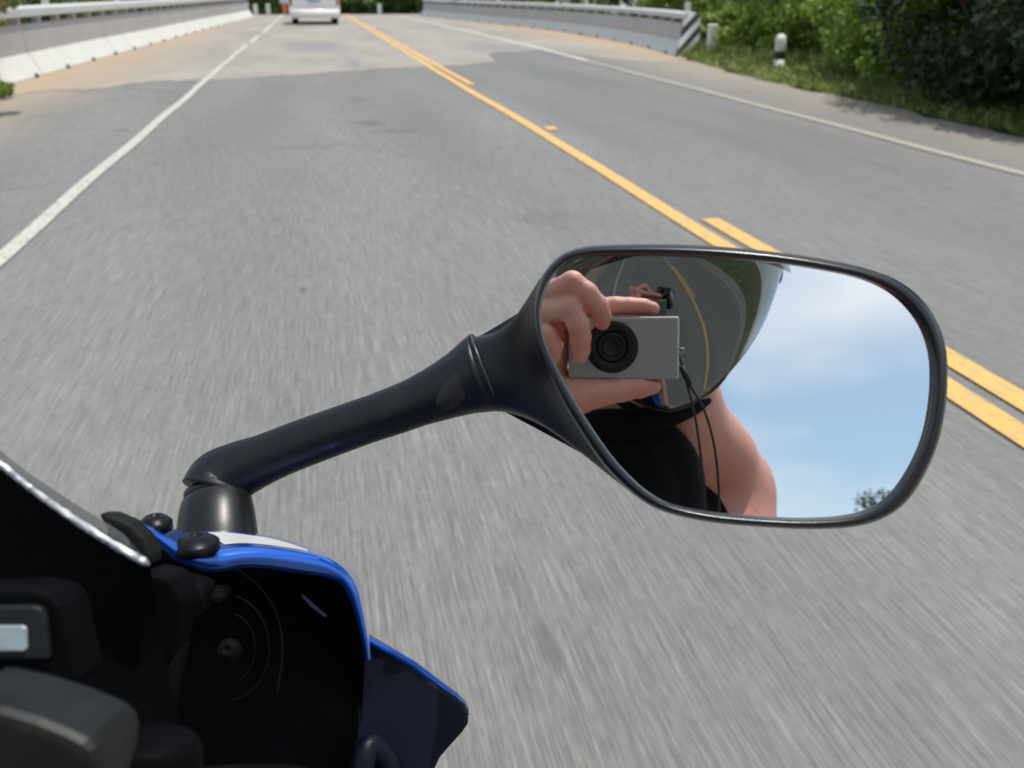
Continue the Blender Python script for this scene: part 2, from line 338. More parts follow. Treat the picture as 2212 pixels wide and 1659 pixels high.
def barrier(label, pts, side, h, seg, posts, name='bridge_barrier'):
    path, Lt = make_path(pts); p0, _ = path(0)
    t = thing(name, label, 'barrier', (p0[0], p0[1], 0), 'concrete barriers along the bridge')
    k = h/0.97
    kerb = [(-.05, -.05), (-.05, 0.03), (0.13, 0.33*k), (0.30, 0.33*k), (0.30, -.05)]
    wall = [(0.14, 0.33*k+.002), (0.145, 0.73*k), (0.30, 0.73*k), (0.30, 0.33*k+.002)]
    rail = [(0.10, 0.835*k), (0.10, 0.955*k), (0.13, 0.985*k), (0.30, 0.985*k), (0.33, 0.955*k), (0.33, 0.835*k)]
    A, B = [], []
    s = 0.0
    while s < Lt-0.3:
        e = min(s+seg, Lt); A.append(sweep(path, s+.012, e-.012, kerb, side)); B.append(sweep(path, s+.015, e-.015, wall, side)); s += seg
    v, f = merge(*A); mesh_obj('kerb', v, f, CURB, t, smooth=False)
    v, f = merge(*B); mesh_obj('wall', v, f, WALL, t, smooth=False)
    v, f = sweep(path, 0.02, Lt-.02, [(0.17, 0.0), (0.17, 0.70*k), (0.28, 0.70*k), (0.28, 0.0)], side); mesh_obj('joint_filler', v, f, DARK, t, smooth=False)
    v, f = sweep(path, 0, Lt, rail, side); bevel(mesh_obj('rail', v, f, RAIL, t, smooth=False), 0.01, 2)
    s = 0.4
    while s < Lt-.2 and True:
        p, n = path(s); c = p+n*side*0.22; ax = np.array([[n[0], n[1], 0], [-n[1], n[0], 0], [0, 0, 1.0]])
        v, f = box((c[0], c[1], zg(p[1])+0.782*k), (0.11, 0.13, 0.11*k), ax); mesh_obj('baluster', v, f, RAIL, t, smooth=False); s += 1.15
    for s in posts:
        if s > Lt: break
        p, n = path(s); c = p+n*side*0.22; ax = np.array([[n[0], n[1], 0], [-n[1], n[0], 0], [0, 0, 1.0]])
        v, f = box((c[0], c[1], zg(p[1])+0.985*k+(.15 if side > 0 else .07)), (0.10, 0.12, 0.34 if side > 0 else 0.18), ax); bevel(mesh_obj('post', v, f, RAIL, t, smooth=False), 0.012, 2)
    s = 0.9
    while s < Lt-.4:
        p, n = path(s); c = p+n*side*(-.035); ax = np.array([[n[0], n[1], 0], [-n[1], n[0], 0], [0, 0, 1.0]])
        v, f = box((c[0], c[1], 0.035+zg(p[1])), (0.06, 0.14, 0.05), ax); mesh_obj('drain_hole', v, f, DARK, t, smooth=False); s += 1.9
    return t, path
LB = [(-4.55, 6.0), (-4.38, 10.0), (-4.14, 14.75), (-4.0, 20.5), (-3.78, 26.6), (-3.40, 38.1), (-2.75, 52.4)]
barrier('long white concrete bridge barrier beside the left lane and shoulder', LB, 1, 0.97, 5.4, [7.0, 12.6, 18.2, 23.8, 29.4, 35, 40.6, 45])
RB = [(7.0, 19.55), (7.5, 23.5), (7.75, 28.4), (7.66, 33.8), (6.95, 41.6), (5.6, 55.0)]
rb, rpath = barrier('curving white concrete bridge barrier across the road with striped end', RB, -1, 0.80, 6.0, [0.3, 10.9, 21.5, 27, 32, 35.6])
# the striped end panel of the far barrier
def m_stripe():
    m = mat('black_white_stripes', (0.7, 0.7, 0.68), 0.6); t = NT(m); sep = t.n('ShaderNodeSeparateXYZ'); t.l(t.coord(), sep.inputs[0])
    q = t.math('ADD', t.math('MULTIPLY', sep.outputs['X'], 1.35), t.math('MULTIPLY', sep.outputs['Z'], -1.0)); q = t.math('FRACT', t.math('MULTIPLY', q, 3.6))
    x = t.mix(t.ramp(q, [(0.48, 0.0), (0.5, 1.0)]), (0.72, 0.72, 0.69), (0.03, 0.035, 0.032)); t.l(x, t.b.inputs['Base Color']); return m
e0 = np.array([7.02, 19.5]); e1 = np.array([7.34, 19.28])
ring0 = [(e0[0]-.08, e0[1], -.05), (e1[0]-.02, e1[1]-.02, -.05), (e1[0], e1[1]+.02, 0.80), (e0[0]+.12, e0[1]+.06, 0.80)]
vs, fs = loft([ring0, [(x+.06, y+.22, z) for x, y, z in ring0]], True, True, True)
mesh_obj('end_panel', vs, fs, m_stripe(), rb, smooth=False)

# white posts and guide posts
PW = m_concrete('post_white', (0.68, 0.67, 0.62), 0.25); PBK = mat('post_black', (0.02, 0.02, 0.022), 0.6)
def sqpost(x, y, wd, h, label, z0=0.0, tilt=0.0, group='white posts along the verge'):
    v, f = box((x, y, h/2-.1+z0+zg(y)), (wd, wd, h+.2)); o = mesh_obj('white_post', v, f, PW, None, smooth=False)
    bevel(o, 0.02, 2); tag(o, label, 'post', group); return o
gp = P(1509, 118, 19.2); sqpost(7.36, 18.7, 0.15, 0.62, 'plain white square post just beside the striped barrier end')
# rounded guide post
bx, by = ground(1681, 150)
t = thing('guide_post', 'round topped white guide post with a black band standing in the verge', 'guide post', (bx, by, 0))
def lathe(c, prof, n=20):
    rings = [[(c[0]+r*math.cos(a), c[1]+r*math.sin(a), c[2]+z) for a in np.linspace(0, 2*math.pi, n, endpoint=False)] for r, z in prof]
    return loft(rings, True, True, True)
v, f = lathe((bx, by, 0), [(.085, -.1), (.085, .16)]); mesh_obj('base', v, f, PW, t)
v, f = lathe((bx, by, 0), [(.086, .16), (.088, .17), (.088, .275), (.086, .285)]); mesh_obj('band', v, f, PBK, t)
v, f = lathe((bx, by, 0), [(.084, .285), (.087, .30), (.087, .47), (.075, .51), (.045, .54), (.008, .55)]); mesh_obj('cap', v, f, PW, t)

# roadside things past the bridge
for i, (u, vv, lab) in enumerate(((553, 34, 'small white post at the far end of the left barrier'), (580, 32, 'small white post between the left barrier end and the orange sign'), (820, 29, 'small white post alone on the far verge before the trees'))):
    gpt = ground(u, vv); sqpost(gpt[0], gpt[1], 0.22, 0.55, lab)
gpt = ground(617, 34)
t = thing('road_sign', 'orange and yellow road works sign on a post left of the white van', 'sign', (gpt[0], gpt[1], 0))
ORG = mat('sign_orange', (0.75, 0.13, 0.03), 0.5); SYL = mat('sign_yellow', (0.75, 0.45, 0.04), 0.5); SWB = mat('sign_pale_blue', (0.45, 0.55, 0.62), 0.5); STL = mat('galvanised_steel', (0.45, 0.45, 0.46), 0.45, 0.8)
v, f = box((gpt[0], gpt[1]+.06, 1.1), (.07, .07, 2.3)); mesh_obj('pole', v, f, STL, t, smooth=False)
z0 = zg(gpt[1])
v, f = box((gpt[0]-.02, gpt[1], z0+0.34), (.20, .04, 0.42)); mesh_obj('marker_board', v, f, ORG, t, smooth=False)
v, f = box((gpt[0], gpt[1], z0+0.78), (.5, .04, 0.36)); mesh_obj('panel', v, f, SWB, t, smooth=False)
v, f = box((gpt[0], gpt[1], z0+1.42), (.55, .04, 0.75)); mesh_obj('panel', v, f, SYL, t, smooth=False)

# ------------------------------------------------------------------ the van ahead
def build_van():
    cx0, cy0 = 0.15, 40.6
    t = thing('minivan', 'silver white minibus driving ahead in the left lane onto the bridge', 'van', (cx0, cy0, 0))
    WP = mat('van_white_paint', (0.80, 0.80, 0.77), 0.30, 0.0, Coat_Weight=0.6); GL = mat('van_glass', (0.02, 0.025, 0.03), 0.05); BKP = mat('van_black_trim', (0.02, 0.02, 0.02), 0.6)
    TR = mat('van_tyre', (0.018, 0.018, 0.018), 0.85); RD = mat('tail_light_red', (0.42, 0.02, 0.02), 0.2, Coat_Weight=0.8)
    def sec(y, wd, z0, z1, tum):      # a rounded body section across the van
        pr = [(-.90, .0), (-1, .12), (-1, .45), (-1+tum*.4, .62), (-1+tum, .86), (-.82+tum*.6, .97), (-.5, 1.0), (.5, 1.0), (.82-tum*.6, .97), (1-tum, .86), (1-tum*.4, .62), (1, .45), (1, .12), (.90, .0)]
        return [(cx0+a*wd/2, cy0+y, z0+(z1-z0)*b) for a, b in pr]
    rings = [sec(-.02, 1.70, .36, 1.80, .10), sec(.06, 1.86, .30, 1.92, .10), sec(.35, 1.90, .26, 2.02, .12), sec(1.5, 1.86, .30, 2.05, .12), sec(3.2, 1.86, .30, 2.03, .12), sec(3.9, 1.82, .30, 1.80, .16), sec(4.5, 1.76, .32, 1.25, .1), sec(4.75, 1.55, .4, 1.0, .08)]
    v, f = loft(rings, True, True, True); bevel(mesh_obj('body', v, f, WP, t), .03, 2)
    v, f = box((cx0, cy0-.03, 1.50), (1.36, .03, .50)); bevel(mesh_obj('rear_window', v, f, GL, t, smooth=False), .05)
    v, f = loft([[(cx0+x*1.0, cy0+y, z-.10) for x, y, z in r] for r in (
        [(-.92, .25, .34), (-.90, -.05, .34), (0, -.14, .34), (.90, -.05, .34), (.92, .25, .34)],
        [(-.94, .25, .42), (-.92, -.10, .42), (0, -.19, .42), (.92, -.10, .42), (.94, .25, .42)],
        [(-.94, .25, .60), (-.92, -.10, .60), (0, -.19, .60), (.92, -.10, .60), (.94, .25, .60)],
        [(-.92, .25, .66), (-.90, -.03, .66), (0, -.10, .66), (.90, -.03, .66), (.92, .25, .66)])], False)
    mesh_obj('bumper', v, f, WP, t)
    for sx in (-1, 1):
        v, f = box((cx0+sx*.86, cy0+.03, .90), (.10, .12, .42)); bevel(mesh_obj('tail_light', v, f, RD, t, smooth=False), .02)
        for yy in (.75, 3.75):
            o = None
            c = (cx0+sx*.76, cy0+yy, .32)
            rr = [[(c[0]+sx*dx, c[1]+r*math.cos(a), c[2]+r*math.sin(a)) for a in np.linspace(0, 2*math.pi, 28, endpoint=False)] for dx, r in ((-.10, .29), (-.09, .32), (.08, .32), (.10, .29))]
            v, f = loft(rr, True, True, True); wh = mesh_obj('wheel', v, f, TR, t)
            rr = [[(c[0]+sx*dx, c[1]+r*math.cos(a), c[2]+r*math.sin(a)) for a in np.linspace(0, 2*math.pi, 24, endpoint=False)] for dx, r in ((.095, .2), (.105, .18), (.107, .05))]
            v, f = loft(rr, True, True, True); mesh_obj('rim', v, f, STL, wh)
        for (ya, yb) in ((.5, 1.5), (1.6, 2.7), (2.8, 3.5)):
            v, f = box((cx0+sx*.885, cy0+(ya+yb)/2, 1.5), (.05, yb-ya, .45)); bevel(mesh_obj('side_window', v, f, GL, t, smooth=False), .02)
    pl = box((cx0-.02, cy0-.05, .84), (.42, .03, .13)); o = mesh_obj('number_plate', *pl, mat('plate_blue_grey', (0.36, 0.45, 0.62), .4), t, smooth=False)
    v, f = box((cx0, cy0-.04, .95), (.7, .04, .05)); mesh_obj('plate_trim', v, f, mat('chrome_trim', (.6, .6, .6), .15, 1.0), t, smooth=False)
    v, f = box((cx0, cy0+2.3, .33), (1.5, 3.6, .12)); mesh_obj('underbody', v, f, BKP, t, smooth=False)
build_van()

# ------------------------------------------------------------------ vegetation
def m_leaf(name, a, b, c):
    m = mat(name, a, 0.55); t = NT(m); oi = t.n('ShaderNodeObjectInfo'); v = t.coord()
    n = t.noise(v, 1.7, 3, 0.6); n2 = t.noise(v, 14, 2, 0.5)
    x = t.mix(t.ramp(n, [(0.35, 0.0), (0.65, 1.0)]), a, b); x = t.mix(t.ramp(n2, [(0.52, 0.0), (0.7, 0.8)]), x, c)
    t.l(x, t.b.inputs['Base Color'])
    tr = t.n('ShaderNodeBsdfTranslucent'); t.l(x, tr.inputs['Color']); ms = t.n('ShaderNodeMixShader'); ms.inputs[0].default_value = 0.30
    t.l(t.b.outputs[0], ms.inputs[1]); t.l(tr.outputs[0], ms.inputs[2]); t.l(ms.outputs[0], t.out.inputs['Surface']); return m
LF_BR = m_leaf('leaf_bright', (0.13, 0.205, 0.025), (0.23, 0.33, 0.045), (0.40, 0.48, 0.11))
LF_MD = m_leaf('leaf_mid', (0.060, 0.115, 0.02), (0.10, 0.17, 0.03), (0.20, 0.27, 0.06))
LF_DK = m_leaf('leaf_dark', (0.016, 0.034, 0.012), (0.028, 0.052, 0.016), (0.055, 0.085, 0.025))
BARK = mat('bark', (0.11, 0.085, 0.06), 0.9)
def leaves(centers, rads, n_per, size, rng, droop=0.3):
    cs, rs = np.array(centers), np.array(rads); n = len(cs)*n_per; idx = np.repeat(np.arange(len(cs)), n_per)
    d = rng.normal(size=(n, 3)); d /= np.linalg.norm(d, axis=1)[:, None]
    p = cs[idx]+d*(rs[idx]*(rng.random(n)**0.45))[:, None]*np.array([1, 1, .8])
    a = rng.normal(size=(n, 3)); a[:, 2] -= droop; a /= np.linalg.norm(a, axis=1)[:, None]
    b = np.cross(a, rng.normal(size=(n, 3))); b /= np.linalg.norm(b, axis=1)[:, None]
    s = size*(0.6+0.8*rng.random(n))[:, None]
    v = np.stack([p-a*s*.5, p+b*s*.28, p+a*s*.55, p-b*s*.28], 1).reshape(-1, 3); f = np.arange(4*n).reshape(-1, 4)
    return v, f
def fast_mesh(name, v, f, m):
    me = bpy.data.meshes.new(name); me.vertices.add(len(v)); me.vertices.foreach_set('co', v.ravel().astype('f4'))
    me.loops.add(f.size); me.loops.foreach_set('vertex_index', f.ravel().astype('i4')); me.polygons.add(len(f))
    me.polygons.foreach_set('loop_start', np.arange(0, f.size, 4, dtype='i4')); me.polygons.foreach_set('loop_total', np.full(len(f), 4, 'i4'))
    me.update(calc_edges=True); me.materials.append(m); return me
def crown_mesh(name, rad, clumps, n_per, size, m, seed, zoff=0.0):
    rng = np.random.default_rng(seed); cs = []; rs = []
    for i in range(clumps):
        d = rng.normal(size=3); d /= np.linalg.norm(d); q = (0.35+0.65*rng.random()**.5)
        c = d*np.array(rad)*q*(0.82+.3*rng.random()); c[2] += zoff
        if zoff > 0 and c[2] < 0.1: c[2] = 0.1+rng.random()*.4
        cs.append(c); rs.append(min(rad)*(0.22+0.2*rng.random()))
    v, f = leaves(cs, rs, n_per, size, rng); return fast_mesh(name, v, f, m), cs
def stems(pts, r0, base=(0, 0, 0), n=6):
    parts = []
    for p in pts:
        q = np.array(base)+np.array([0, 0, 0.02]); mid = (q+np.array(p))/2+np.array([0, 0, .1*np.linalg.norm(p)])
        parts.append(tube(spline([q, mid, p], 6), np.linspace(r0, r0*.25, 6), n))
    return merge(*parts)
SH = {}
def shrub(kind, loc, sc, rot, label, group='shrubs along the roadside'):
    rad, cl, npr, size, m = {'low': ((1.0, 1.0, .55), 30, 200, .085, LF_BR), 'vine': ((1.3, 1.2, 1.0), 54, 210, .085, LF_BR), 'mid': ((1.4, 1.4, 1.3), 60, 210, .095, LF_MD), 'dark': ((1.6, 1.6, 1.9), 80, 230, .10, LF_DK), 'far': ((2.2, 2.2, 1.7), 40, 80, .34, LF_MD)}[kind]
    var = random.randrange(2)
    if (kind, var) not in SH:
        me, cs = crown_mesh('foliage', rad, cl, npr, size, m, hash((len(kind), ord(kind[0]), var)) % 9999, rad[2]*.85)
        v, f = stems([c for c in cs[:9]], 0.03); sm = bpy.data.meshes.new('stem'); sm.from_pydata([tuple(map(float, q)) for q in v], [], f); sm.materials.append(BARK)
        SH[(kind, var)] = (me, sm)
    me, sm = SH[(kind, var)]
    r = bpy.data.objects.new('shrub', None); COL.objects.link(r); r.location = loc; r.rotation_euler = (0, 0, rot); r.scale = (sc, sc, sc) if not isinstance(sc, tuple) else sc
    r['label'] = label; r['category'] = 'shrub'; r['group'] = group
    for nme, mm in (('foliage', me), ('stem', sm)):
        o = bpy.data.objects.new(nme, mm); COL.objects.link(o); o.parent = r
    return r
def tree(loc, h, cr, label, seed, m=LF_MD, size=.22, group='trees beyond the verges', clumps=60, npr=110, lean=(0, 0)):
    r = thing('tree', label, 'tree', loc, group); rng = np.random.default_rng(seed)
    top = np.array([lean[0], lean[1], h*.62]); cc = np.array([lean[0], lean[1], h-cr[2]])
    me, cs = crown_mesh('crown', cr, clumps, npr, size, m, seed); o = bpy.data.objects.new('crown', me); COL.objects.link(o); o.parent = r; o.location = tuple(cc)
    parts = [tube(spline([(0, 0, -.3), (lean[0]*.3+.1, lean[1]*.3, h*.3), top], 8), np.linspace(h*.028, h*.014, 8), 10)]
    for c in cs[:12]:
        a = top*(.55+.4*rng.random()); parts.append(tube(spline([a, (a+c+cc)/2+np.array([0, 0, .2]), c+cc], 6), np.linspace(h*.011, h*.003, 6), 6))
    v, f = merge(*parts); me2 = bpy.data.meshes.new('trunk'); me2.from_pydata([tuple(map(float, q)) for q in v], [], f); me2.materials.append(BARK)
    o = bpy.data.objects.new('trunk', me2); COL.objects.link(o); o.parent = r; return r
# right bank: bright low growth near the barrier, deep dark bushes towards the camera
RS = [('low', (9.0, 21.0, 0), 1.1, 'bright low bush pressed behind the plain white post'),
      ('vine', (9.6, 22.6, 0), 1.15, 'leafy bright bush rising behind the striped barrier end'),
      ('low', (8.35, 18.0, 0), .95, 'low bright bush just behind and left of the guide post'),
      ('vine', (9.25, 17.4, 0.1), 1.3, 'tall bright creeper covered bush above the guide post'),
      ('low', (7.95, 13.2, 0), .75, 'small bright bush at the foot of the guide post'),
      ('vine', (8.35, 13.9, 0.1), 1.15, 'bright green bush right of the guide post'),
      ('mid', (10.6, 19.5, 0.2), 1.3, 'mid green bush on the bank far behind the guide post'),
      ('mid', (10.2, 15.5, 0.2), 1.25, 'taller mid green bush behind the bright one right of the guide post'),
      ('vine', (7.9, 12.0, 0), 1.0, 'bush where bright leaves turn to dark shade'),
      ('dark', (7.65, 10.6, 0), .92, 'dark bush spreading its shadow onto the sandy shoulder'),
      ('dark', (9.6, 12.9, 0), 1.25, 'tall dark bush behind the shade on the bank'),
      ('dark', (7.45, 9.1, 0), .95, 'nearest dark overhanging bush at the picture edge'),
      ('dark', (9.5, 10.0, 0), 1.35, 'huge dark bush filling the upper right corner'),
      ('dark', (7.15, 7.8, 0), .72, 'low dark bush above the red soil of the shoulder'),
      ('mid', (11.6, 24.5, 0.2), 1.4, 'green bush seen over the near rail of the curving barrier'),
      ('vine', (10.6, 28.5, 0), 1.3, 'bright bush seen over the middle of the curving barrier'),
      ('mid', (10.8, 34.0, 0), 1.35, 'green bush seen over the far rail of the curving barrier'),
      ('vine', (9.8, 40.5, 0), 1.3, 'bright bush behind the far posts of the curving barrier'),
      ('mid', (8.6, 48.0, 0), 1.4, 'green bush where the curving barrier ends'),
      ]
for k, l, s, lab in RS: shrub(k, l, s, random.random()*6.28, lab)
LSH = [('mid', (-7.2, 16.0, 0), .9, 'dark bush seen through the gaps of the nearest left barrier bay'), ('vine', (-6.6, 20.5, 0), .95, 'bright bush behind the second bay of the left barrier'),
       ('mid', (-6.6, 25.5, 0), 1.0, 'bush behind the third bay of the left barrier'), ('vine', (-6.2, 31.0, 0), 1.0, 'bush touching the middle of the left barrier rail'),
       ('mid', (-5.9, 38.0, 0), 1.1, 'bush behind the far half of the left barrier'), ('vine', (-5.6, 46.0, 0), 1.1, 'bush behind the last bay of the left barrier'),
       ('low', (*ground(-6, 212), 0), .24, 'tiny tuft of leaves at the near foot of the left barrier')]
for k, l, s, lab in LSH: shrub(k, l, s, random.random()*6.28, lab)
FSH = [((-6.5, 60, -.2), 1.0, 'bush on the far verge past the left barrier'), ((-3.6, 66, -.4), .9, 'bush left of the orange sign'), ((-1.0, 76, -.8), 1.0, 'dark bush between the orange sign and the van'),
       ((3.4, 68, -.5), .8, 'bush just right of the van roof'), ((6.2, 65, -.4), .95, 'far bush above the end of the yellow lines'), ((9.3, 63, -.2), 1.0, 'far bush behind the lone white post'), ((1.2, 80, -1.0), 1.1, 'bush closing the road straight behind the van'),
       ((12.5, 66, -.2), 1.2, 'far bush at the end of the curving barrier'), ((-10, 64, -.2), 1.2, 'leftmost far bush past the bridge')]
for l, s, lab in FSH: shrub('far', l, s, random.random()*6.28, lab)
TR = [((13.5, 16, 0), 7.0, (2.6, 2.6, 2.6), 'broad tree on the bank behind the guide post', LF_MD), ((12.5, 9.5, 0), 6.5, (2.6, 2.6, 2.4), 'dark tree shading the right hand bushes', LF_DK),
      ((15, 27, 0), 8, (3, 3, 3), 'tree behind the near half of the curving barrier', LF_MD), ((14.5, 40, 0), 8, (3, 3, 3), 'tree behind the far half of the curving barrier', LF_MD),
      ((8, 88, -2), 10, (4, 4, 4.6), 'far tree right of the road end', LF_MD), ((-1, 96, -3), 11, (4.5, 4, 5.2), 'far tree straight ahead of the van', LF_DK), ((-10, 84, -1.5), 10, (4, 4, 4.8), 'far tree left of the road end', LF_MD),
      ((17, 76, -1), 10, (4, 4, 4.6), 'far tree past the curving barrier', LF_DK), ((-11, 40, 0), 8, (3, 3, 3.4), 'tree well behind the left barrier', LF_MD), ((-10.5, 24, 0), 7, (2.6, 2.6, 3), 'tree behind the near bays of the left barrier', LF_DK)]
for i, (l, h, c, lab, m) in enumerate(TR): tree(l, h, c, lab, 100+i, m, size=.24 if l[1] < 50 else .4)
# the branch that hangs into the top left corner
tc_ = P(-112, -78, 9.5)
tree((tc_[0]-1.2, tc_[1]-.5, 0), tc_[2]+.55, (.60, .60, .55), 'small tree whose leaves hang into the top left corner', 301, LF_BR, .12, clumps=22, npr=90, lean=(1.2, .5))
# trees behind the rider, seen in the mirror only
tpos = V(2015, 1200, 30.0)
tree((tpos[0], tpos[1], 0), tpos[2]+2.0, (2.2, 2.2, 2.2), 'tree top showing in the lower corner of the mirror glass', 401, LF_DK, .15, group='trees behind the rider', npr=260)
tree((tpos[0]+6.5, tpos[1]-3, 0), tpos[2]+.2, (2.4, 2.4, 2.4), 'tree behind the rider beyond the mirror corner tree', 402, LF_MD, .24, group='trees behind the rider')

# grass on the right verge
def grass():
    rng = np.random.default_rng(5); n = 26000
    y = rng.uniform(6.5, 30, n); re = np.interp(y, [6, 7.9, 10.7, 14.1, 19.3, 30], [6.03, 6.09, 6.29, 6.33, 7.0, 8.4]); x = re+0.02+np.abs(rng.normal(0, .75, n))
    x2 = rng.uniform(-6.5, -4.7, 4000); y2 = rng.uniform(8, 50, 4000); x = np.r_[x, x2]; y = np.r_[y, y2]
    keep = ~((y > 19.4) & (x > 5) & (x < 8.7) & (x < np.interp(y, [19.5, 28, 34], [7.4, 8.1, 8.1]))); x, y = x[keep], y[keep]; n = len(x)
    h = rng.uniform(.04, .18, n)*np.where((y > 13) & (y < 20) & (x > 7.2), 1.6, 1.0)*np.where((np.abs(x/np.maximum(y, 1)-bx/by) < .035) & (y < by+.1) & (y > by-2.2), .35, 1.0)*np.clip((x-6)*.6+.35, .3, 1.1); a = rng.uniform(0, 6.28, n); lx = rng.normal(0, .09, n); ly = rng.normal(0, .09, n); w_ = .010+.008*rng.random(n)
    z = np.zeros(n)
    p = np.stack([x, y, z], 1); dx = np.stack([np.cos(a)*w_, np.sin(a)*w_, z], 1); tip = np.stack([x+lx, y+ly, h], 1)
    v = np.stack([p-dx, p+dx, tip+dx*.4, tip-dx*.4], 1).reshape(-1, 3); f = np.arange(4*n).reshape(-1, 4)
    m = m_leaf('grass_blades', (0.13, 0.19, 0.035), (0.20, 0.24, 0.06), (0.32, 0.29, 0.12))
    o = bpy.data.objects.new('grass', fast_mesh('grass', v, f, m)); COL.objects.link(o); o['kind'] = 'stuff'; o['label'] = 'dry and green grass along the verges'; o['category'] = 'grass'
grass()

# ------------------------------------------------------------------ motorcycle
BX = -0.30                                     # centre line of the bike
bike = thing('motorcycle', 'blue sport motorcycle with black cockpit and one round cornered mirror', 'motorcycle', (BX, 0, 0))
def m_plastic(name, base, rough, bmp=0.05, spec=0.5):
    m = mat(name, base, rough); m.node_tree.nodes['Principled BSDF'].inputs['Specular IOR Level'].default_value = spec; t = NT(m); v = t.coord(); t.bump(t.noise(v, 900, 2), bmp, 0.0006)
    n = t.noise(v, 55, 4, 0.6); x = t.mix(t.ramp(n, [(0.5, 0.0), (0.8, 0.35)]), base, tuple(c*1.9+.006 for c in base)); t.l(x, t.b.inputs['Base Color']); return m
BLK = m_plastic('black_plastic', (0.0055, 0.006, 0.0075), 0.40, spec=.30); BLM = m_plastic('black_matte', (0.0015, 0.0015, 0.002), 0.65, spec=0.05); RUB = m_plastic('black_rubber', (0.006, 0.0065, 0.007), 0.34, spec=.35)
RIMM = m_plastic('mirror_rim_black', (0.006, 0.007, 0.009), 0.25, spec=.5)
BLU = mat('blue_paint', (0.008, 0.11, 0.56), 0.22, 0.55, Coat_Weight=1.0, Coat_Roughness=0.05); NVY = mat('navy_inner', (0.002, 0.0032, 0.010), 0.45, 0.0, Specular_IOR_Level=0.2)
GLS = mat('mirror_glass', (0.86, 0.87, 0.865), 0.0, 1.0)
ALU = mat('cast_aluminium', (0.16, 0.165, 0.15), 0.5, 0.5); t_ = NT(ALU); x_ = t_.mix(t_.ramp(t_.noise(t_.coord(), 55, 4, .6), [(.35, 0.0), (.65, 1.0)]), (0.004, 0.004, 0.0035), (0.013, 0.013, 0.0115)); t_.l(x_, t_.b.inputs['Base Color'])

# mirror: outer and glass outlines traced on the picture, laid on the mirror's own plane
OUT = [(1155, 690), (1157, 640), (1172, 597), (1192, 568), (1222, 545), (1270, 532), (1340, 528), (1450, 528), (1560, 533), (1680, 545), (1790, 562), (1870, 580), (1935, 604), (1985, 640), (2022, 690), (2042, 745), (2047, 800), (2044, 870), (2030, 945), (2008, 1005), (1975, 1063), (1938, 1102), (1890, 1127), (1830, 1140), (1740, 1143), (1640, 1138), (1540, 1129), (1455, 1112), (1400, 1090), (1350, 1052), (1300, 1000), (1252, 930), (1212, 865), (1180, 800), (1162, 745)]
INN = [(1168, 690), (1170, 650), (1183, 612), (1203, 584), (1232, 563), (1275, 553), (1342, 551), (1450, 552), (1560, 557), (1680, 567), (1782, 583), (1858, 600), (1915, 624), (1958, 658), (1992, 703), (2011, 752), (2018, 803), (2015, 868), (2002, 938), (1980, 994), (1950, 1045), (1917, 1082), (1876, 1105), (1822, 1118), (1738, 1123), (1640, 1119), (1543, 1110), (1462, 1094), (1412, 1072), (1367, 1036), (1320, 984), (1272, 915), (1233, 852), (1200, 790), (1178, 740)]
NM = 140
so_, si_ = spline(OUT, NM, True), spline(INN, NM, True)
def ringp(uv, off): return np.array([plane_hit(u, v, off) for u, v in uv])
def blend(a): return so_*(1-a)+si_*a
cen = np.array([1600., 830.])
rings = [ringp(blend(1.06), 0.0035), ringp(blend(1.0), 0.0), ringp(blend(.86), -.0022), ringp(blend(.62), -.0034), ringp(blend(.36), -.0030), ringp(blend(.12), -.0008), ringp(blend(0.0), .0035), ringp(blend(.0), .010)]
vs, fs = loft(rings, True); 
mir = None
# housing: from the rim back and round into the neck on the stem side
back_c = P(1042, 808, 0.485)
a_up = P(1042, 808-88, 0.485)-back_c; a_dn = a_up; 
axd = P(940, 850, 0.492)-back_c; axd /= np.linalg.norm(axd); upn = a_up/np.linalg.norm(a_up); upn -= (upn@axd)*axd; upn /= np.linalg.norm(upn); sdn = np.cross(axd, upn)
if sdn @ fw < 0: sdn = -sdn
# section angle of each outline point seen from inside the glass: left-most points stay near, right-most go to the back
o3 = ringp(so_, 0.008)
neck = []
for (u, v) in so_:
    # vertical position along the outline maps to height on the neck; right part wraps behind
    hv = np.clip((v-575)/(1030-575), 0, 1); rgt = np.clip((u-1150)/900, 0, 1)
    th = math.acos(np.clip(1-2*hv, -1, 1)) if u < 1330 else None
    neck.append((hv, rgt, th))
# go round the neck by outline arclength: start at upper-left corner (1200,560) -> right side behind -> lower-left (1330,1030) -> left edge in front
ang = np.zeros(NM); ul = int(np.argmin([math.hypot(u-1195, v-566) for u, v in so_])); ll = int(np.argmin([math.hypot(u-1335, v-1038) for u, v in so_]))
for i in range(NM):
    if ul <= i <= ll: ang[i] = math.pi*(i-ul)/(ll-ul)                     # behind: 0 (top) .. pi (bottom)
    else:
        k = (i-ll) % NM; tot = (ul-ll) % NM; ang[i] = math.pi+math.pi*k/tot  # in front
neckr = np.array([back_c+upn*.0195*math.cos(a)*1.0+sdn*.0165*math.sin(a) for a in ang])
hr = []
for q in np.linspace(0, 1, 16):
    e = 1-(1-q)**1.55                                  # concave flare
    lat = q**0.62
    pts = []
    for i in range(NM):
        a, b = o3[i], neckr[i]
        w1 = q**0.80
        p = a*(1-w1)+b*w1
        p = p+fw*(0.048*math.sin(math.pi*min(1, q*1.02))*max(0.0, math.sin(ang[i]))) # belly at the back
        if math.sin(ang[i]) <= 0.35:                     # hollow curve on the visible side
            dcv = math.cos(ang[i]); p = p-upn*(0.0085*math.sin(math.pi*q)*dcv)
        if ang[i] > math.pi: p = p+fw*0.012*math.sin(math.pi*q**.5)*(-math.sin(ang[i]))
        pts.append(p)
    hr.append(pts)
vh, fh = loft(hr, True, False, True)
mir = mesh_obj('mirror', vh, fh, BLK, bike); mir['label'] = 'flared black mirror housing'
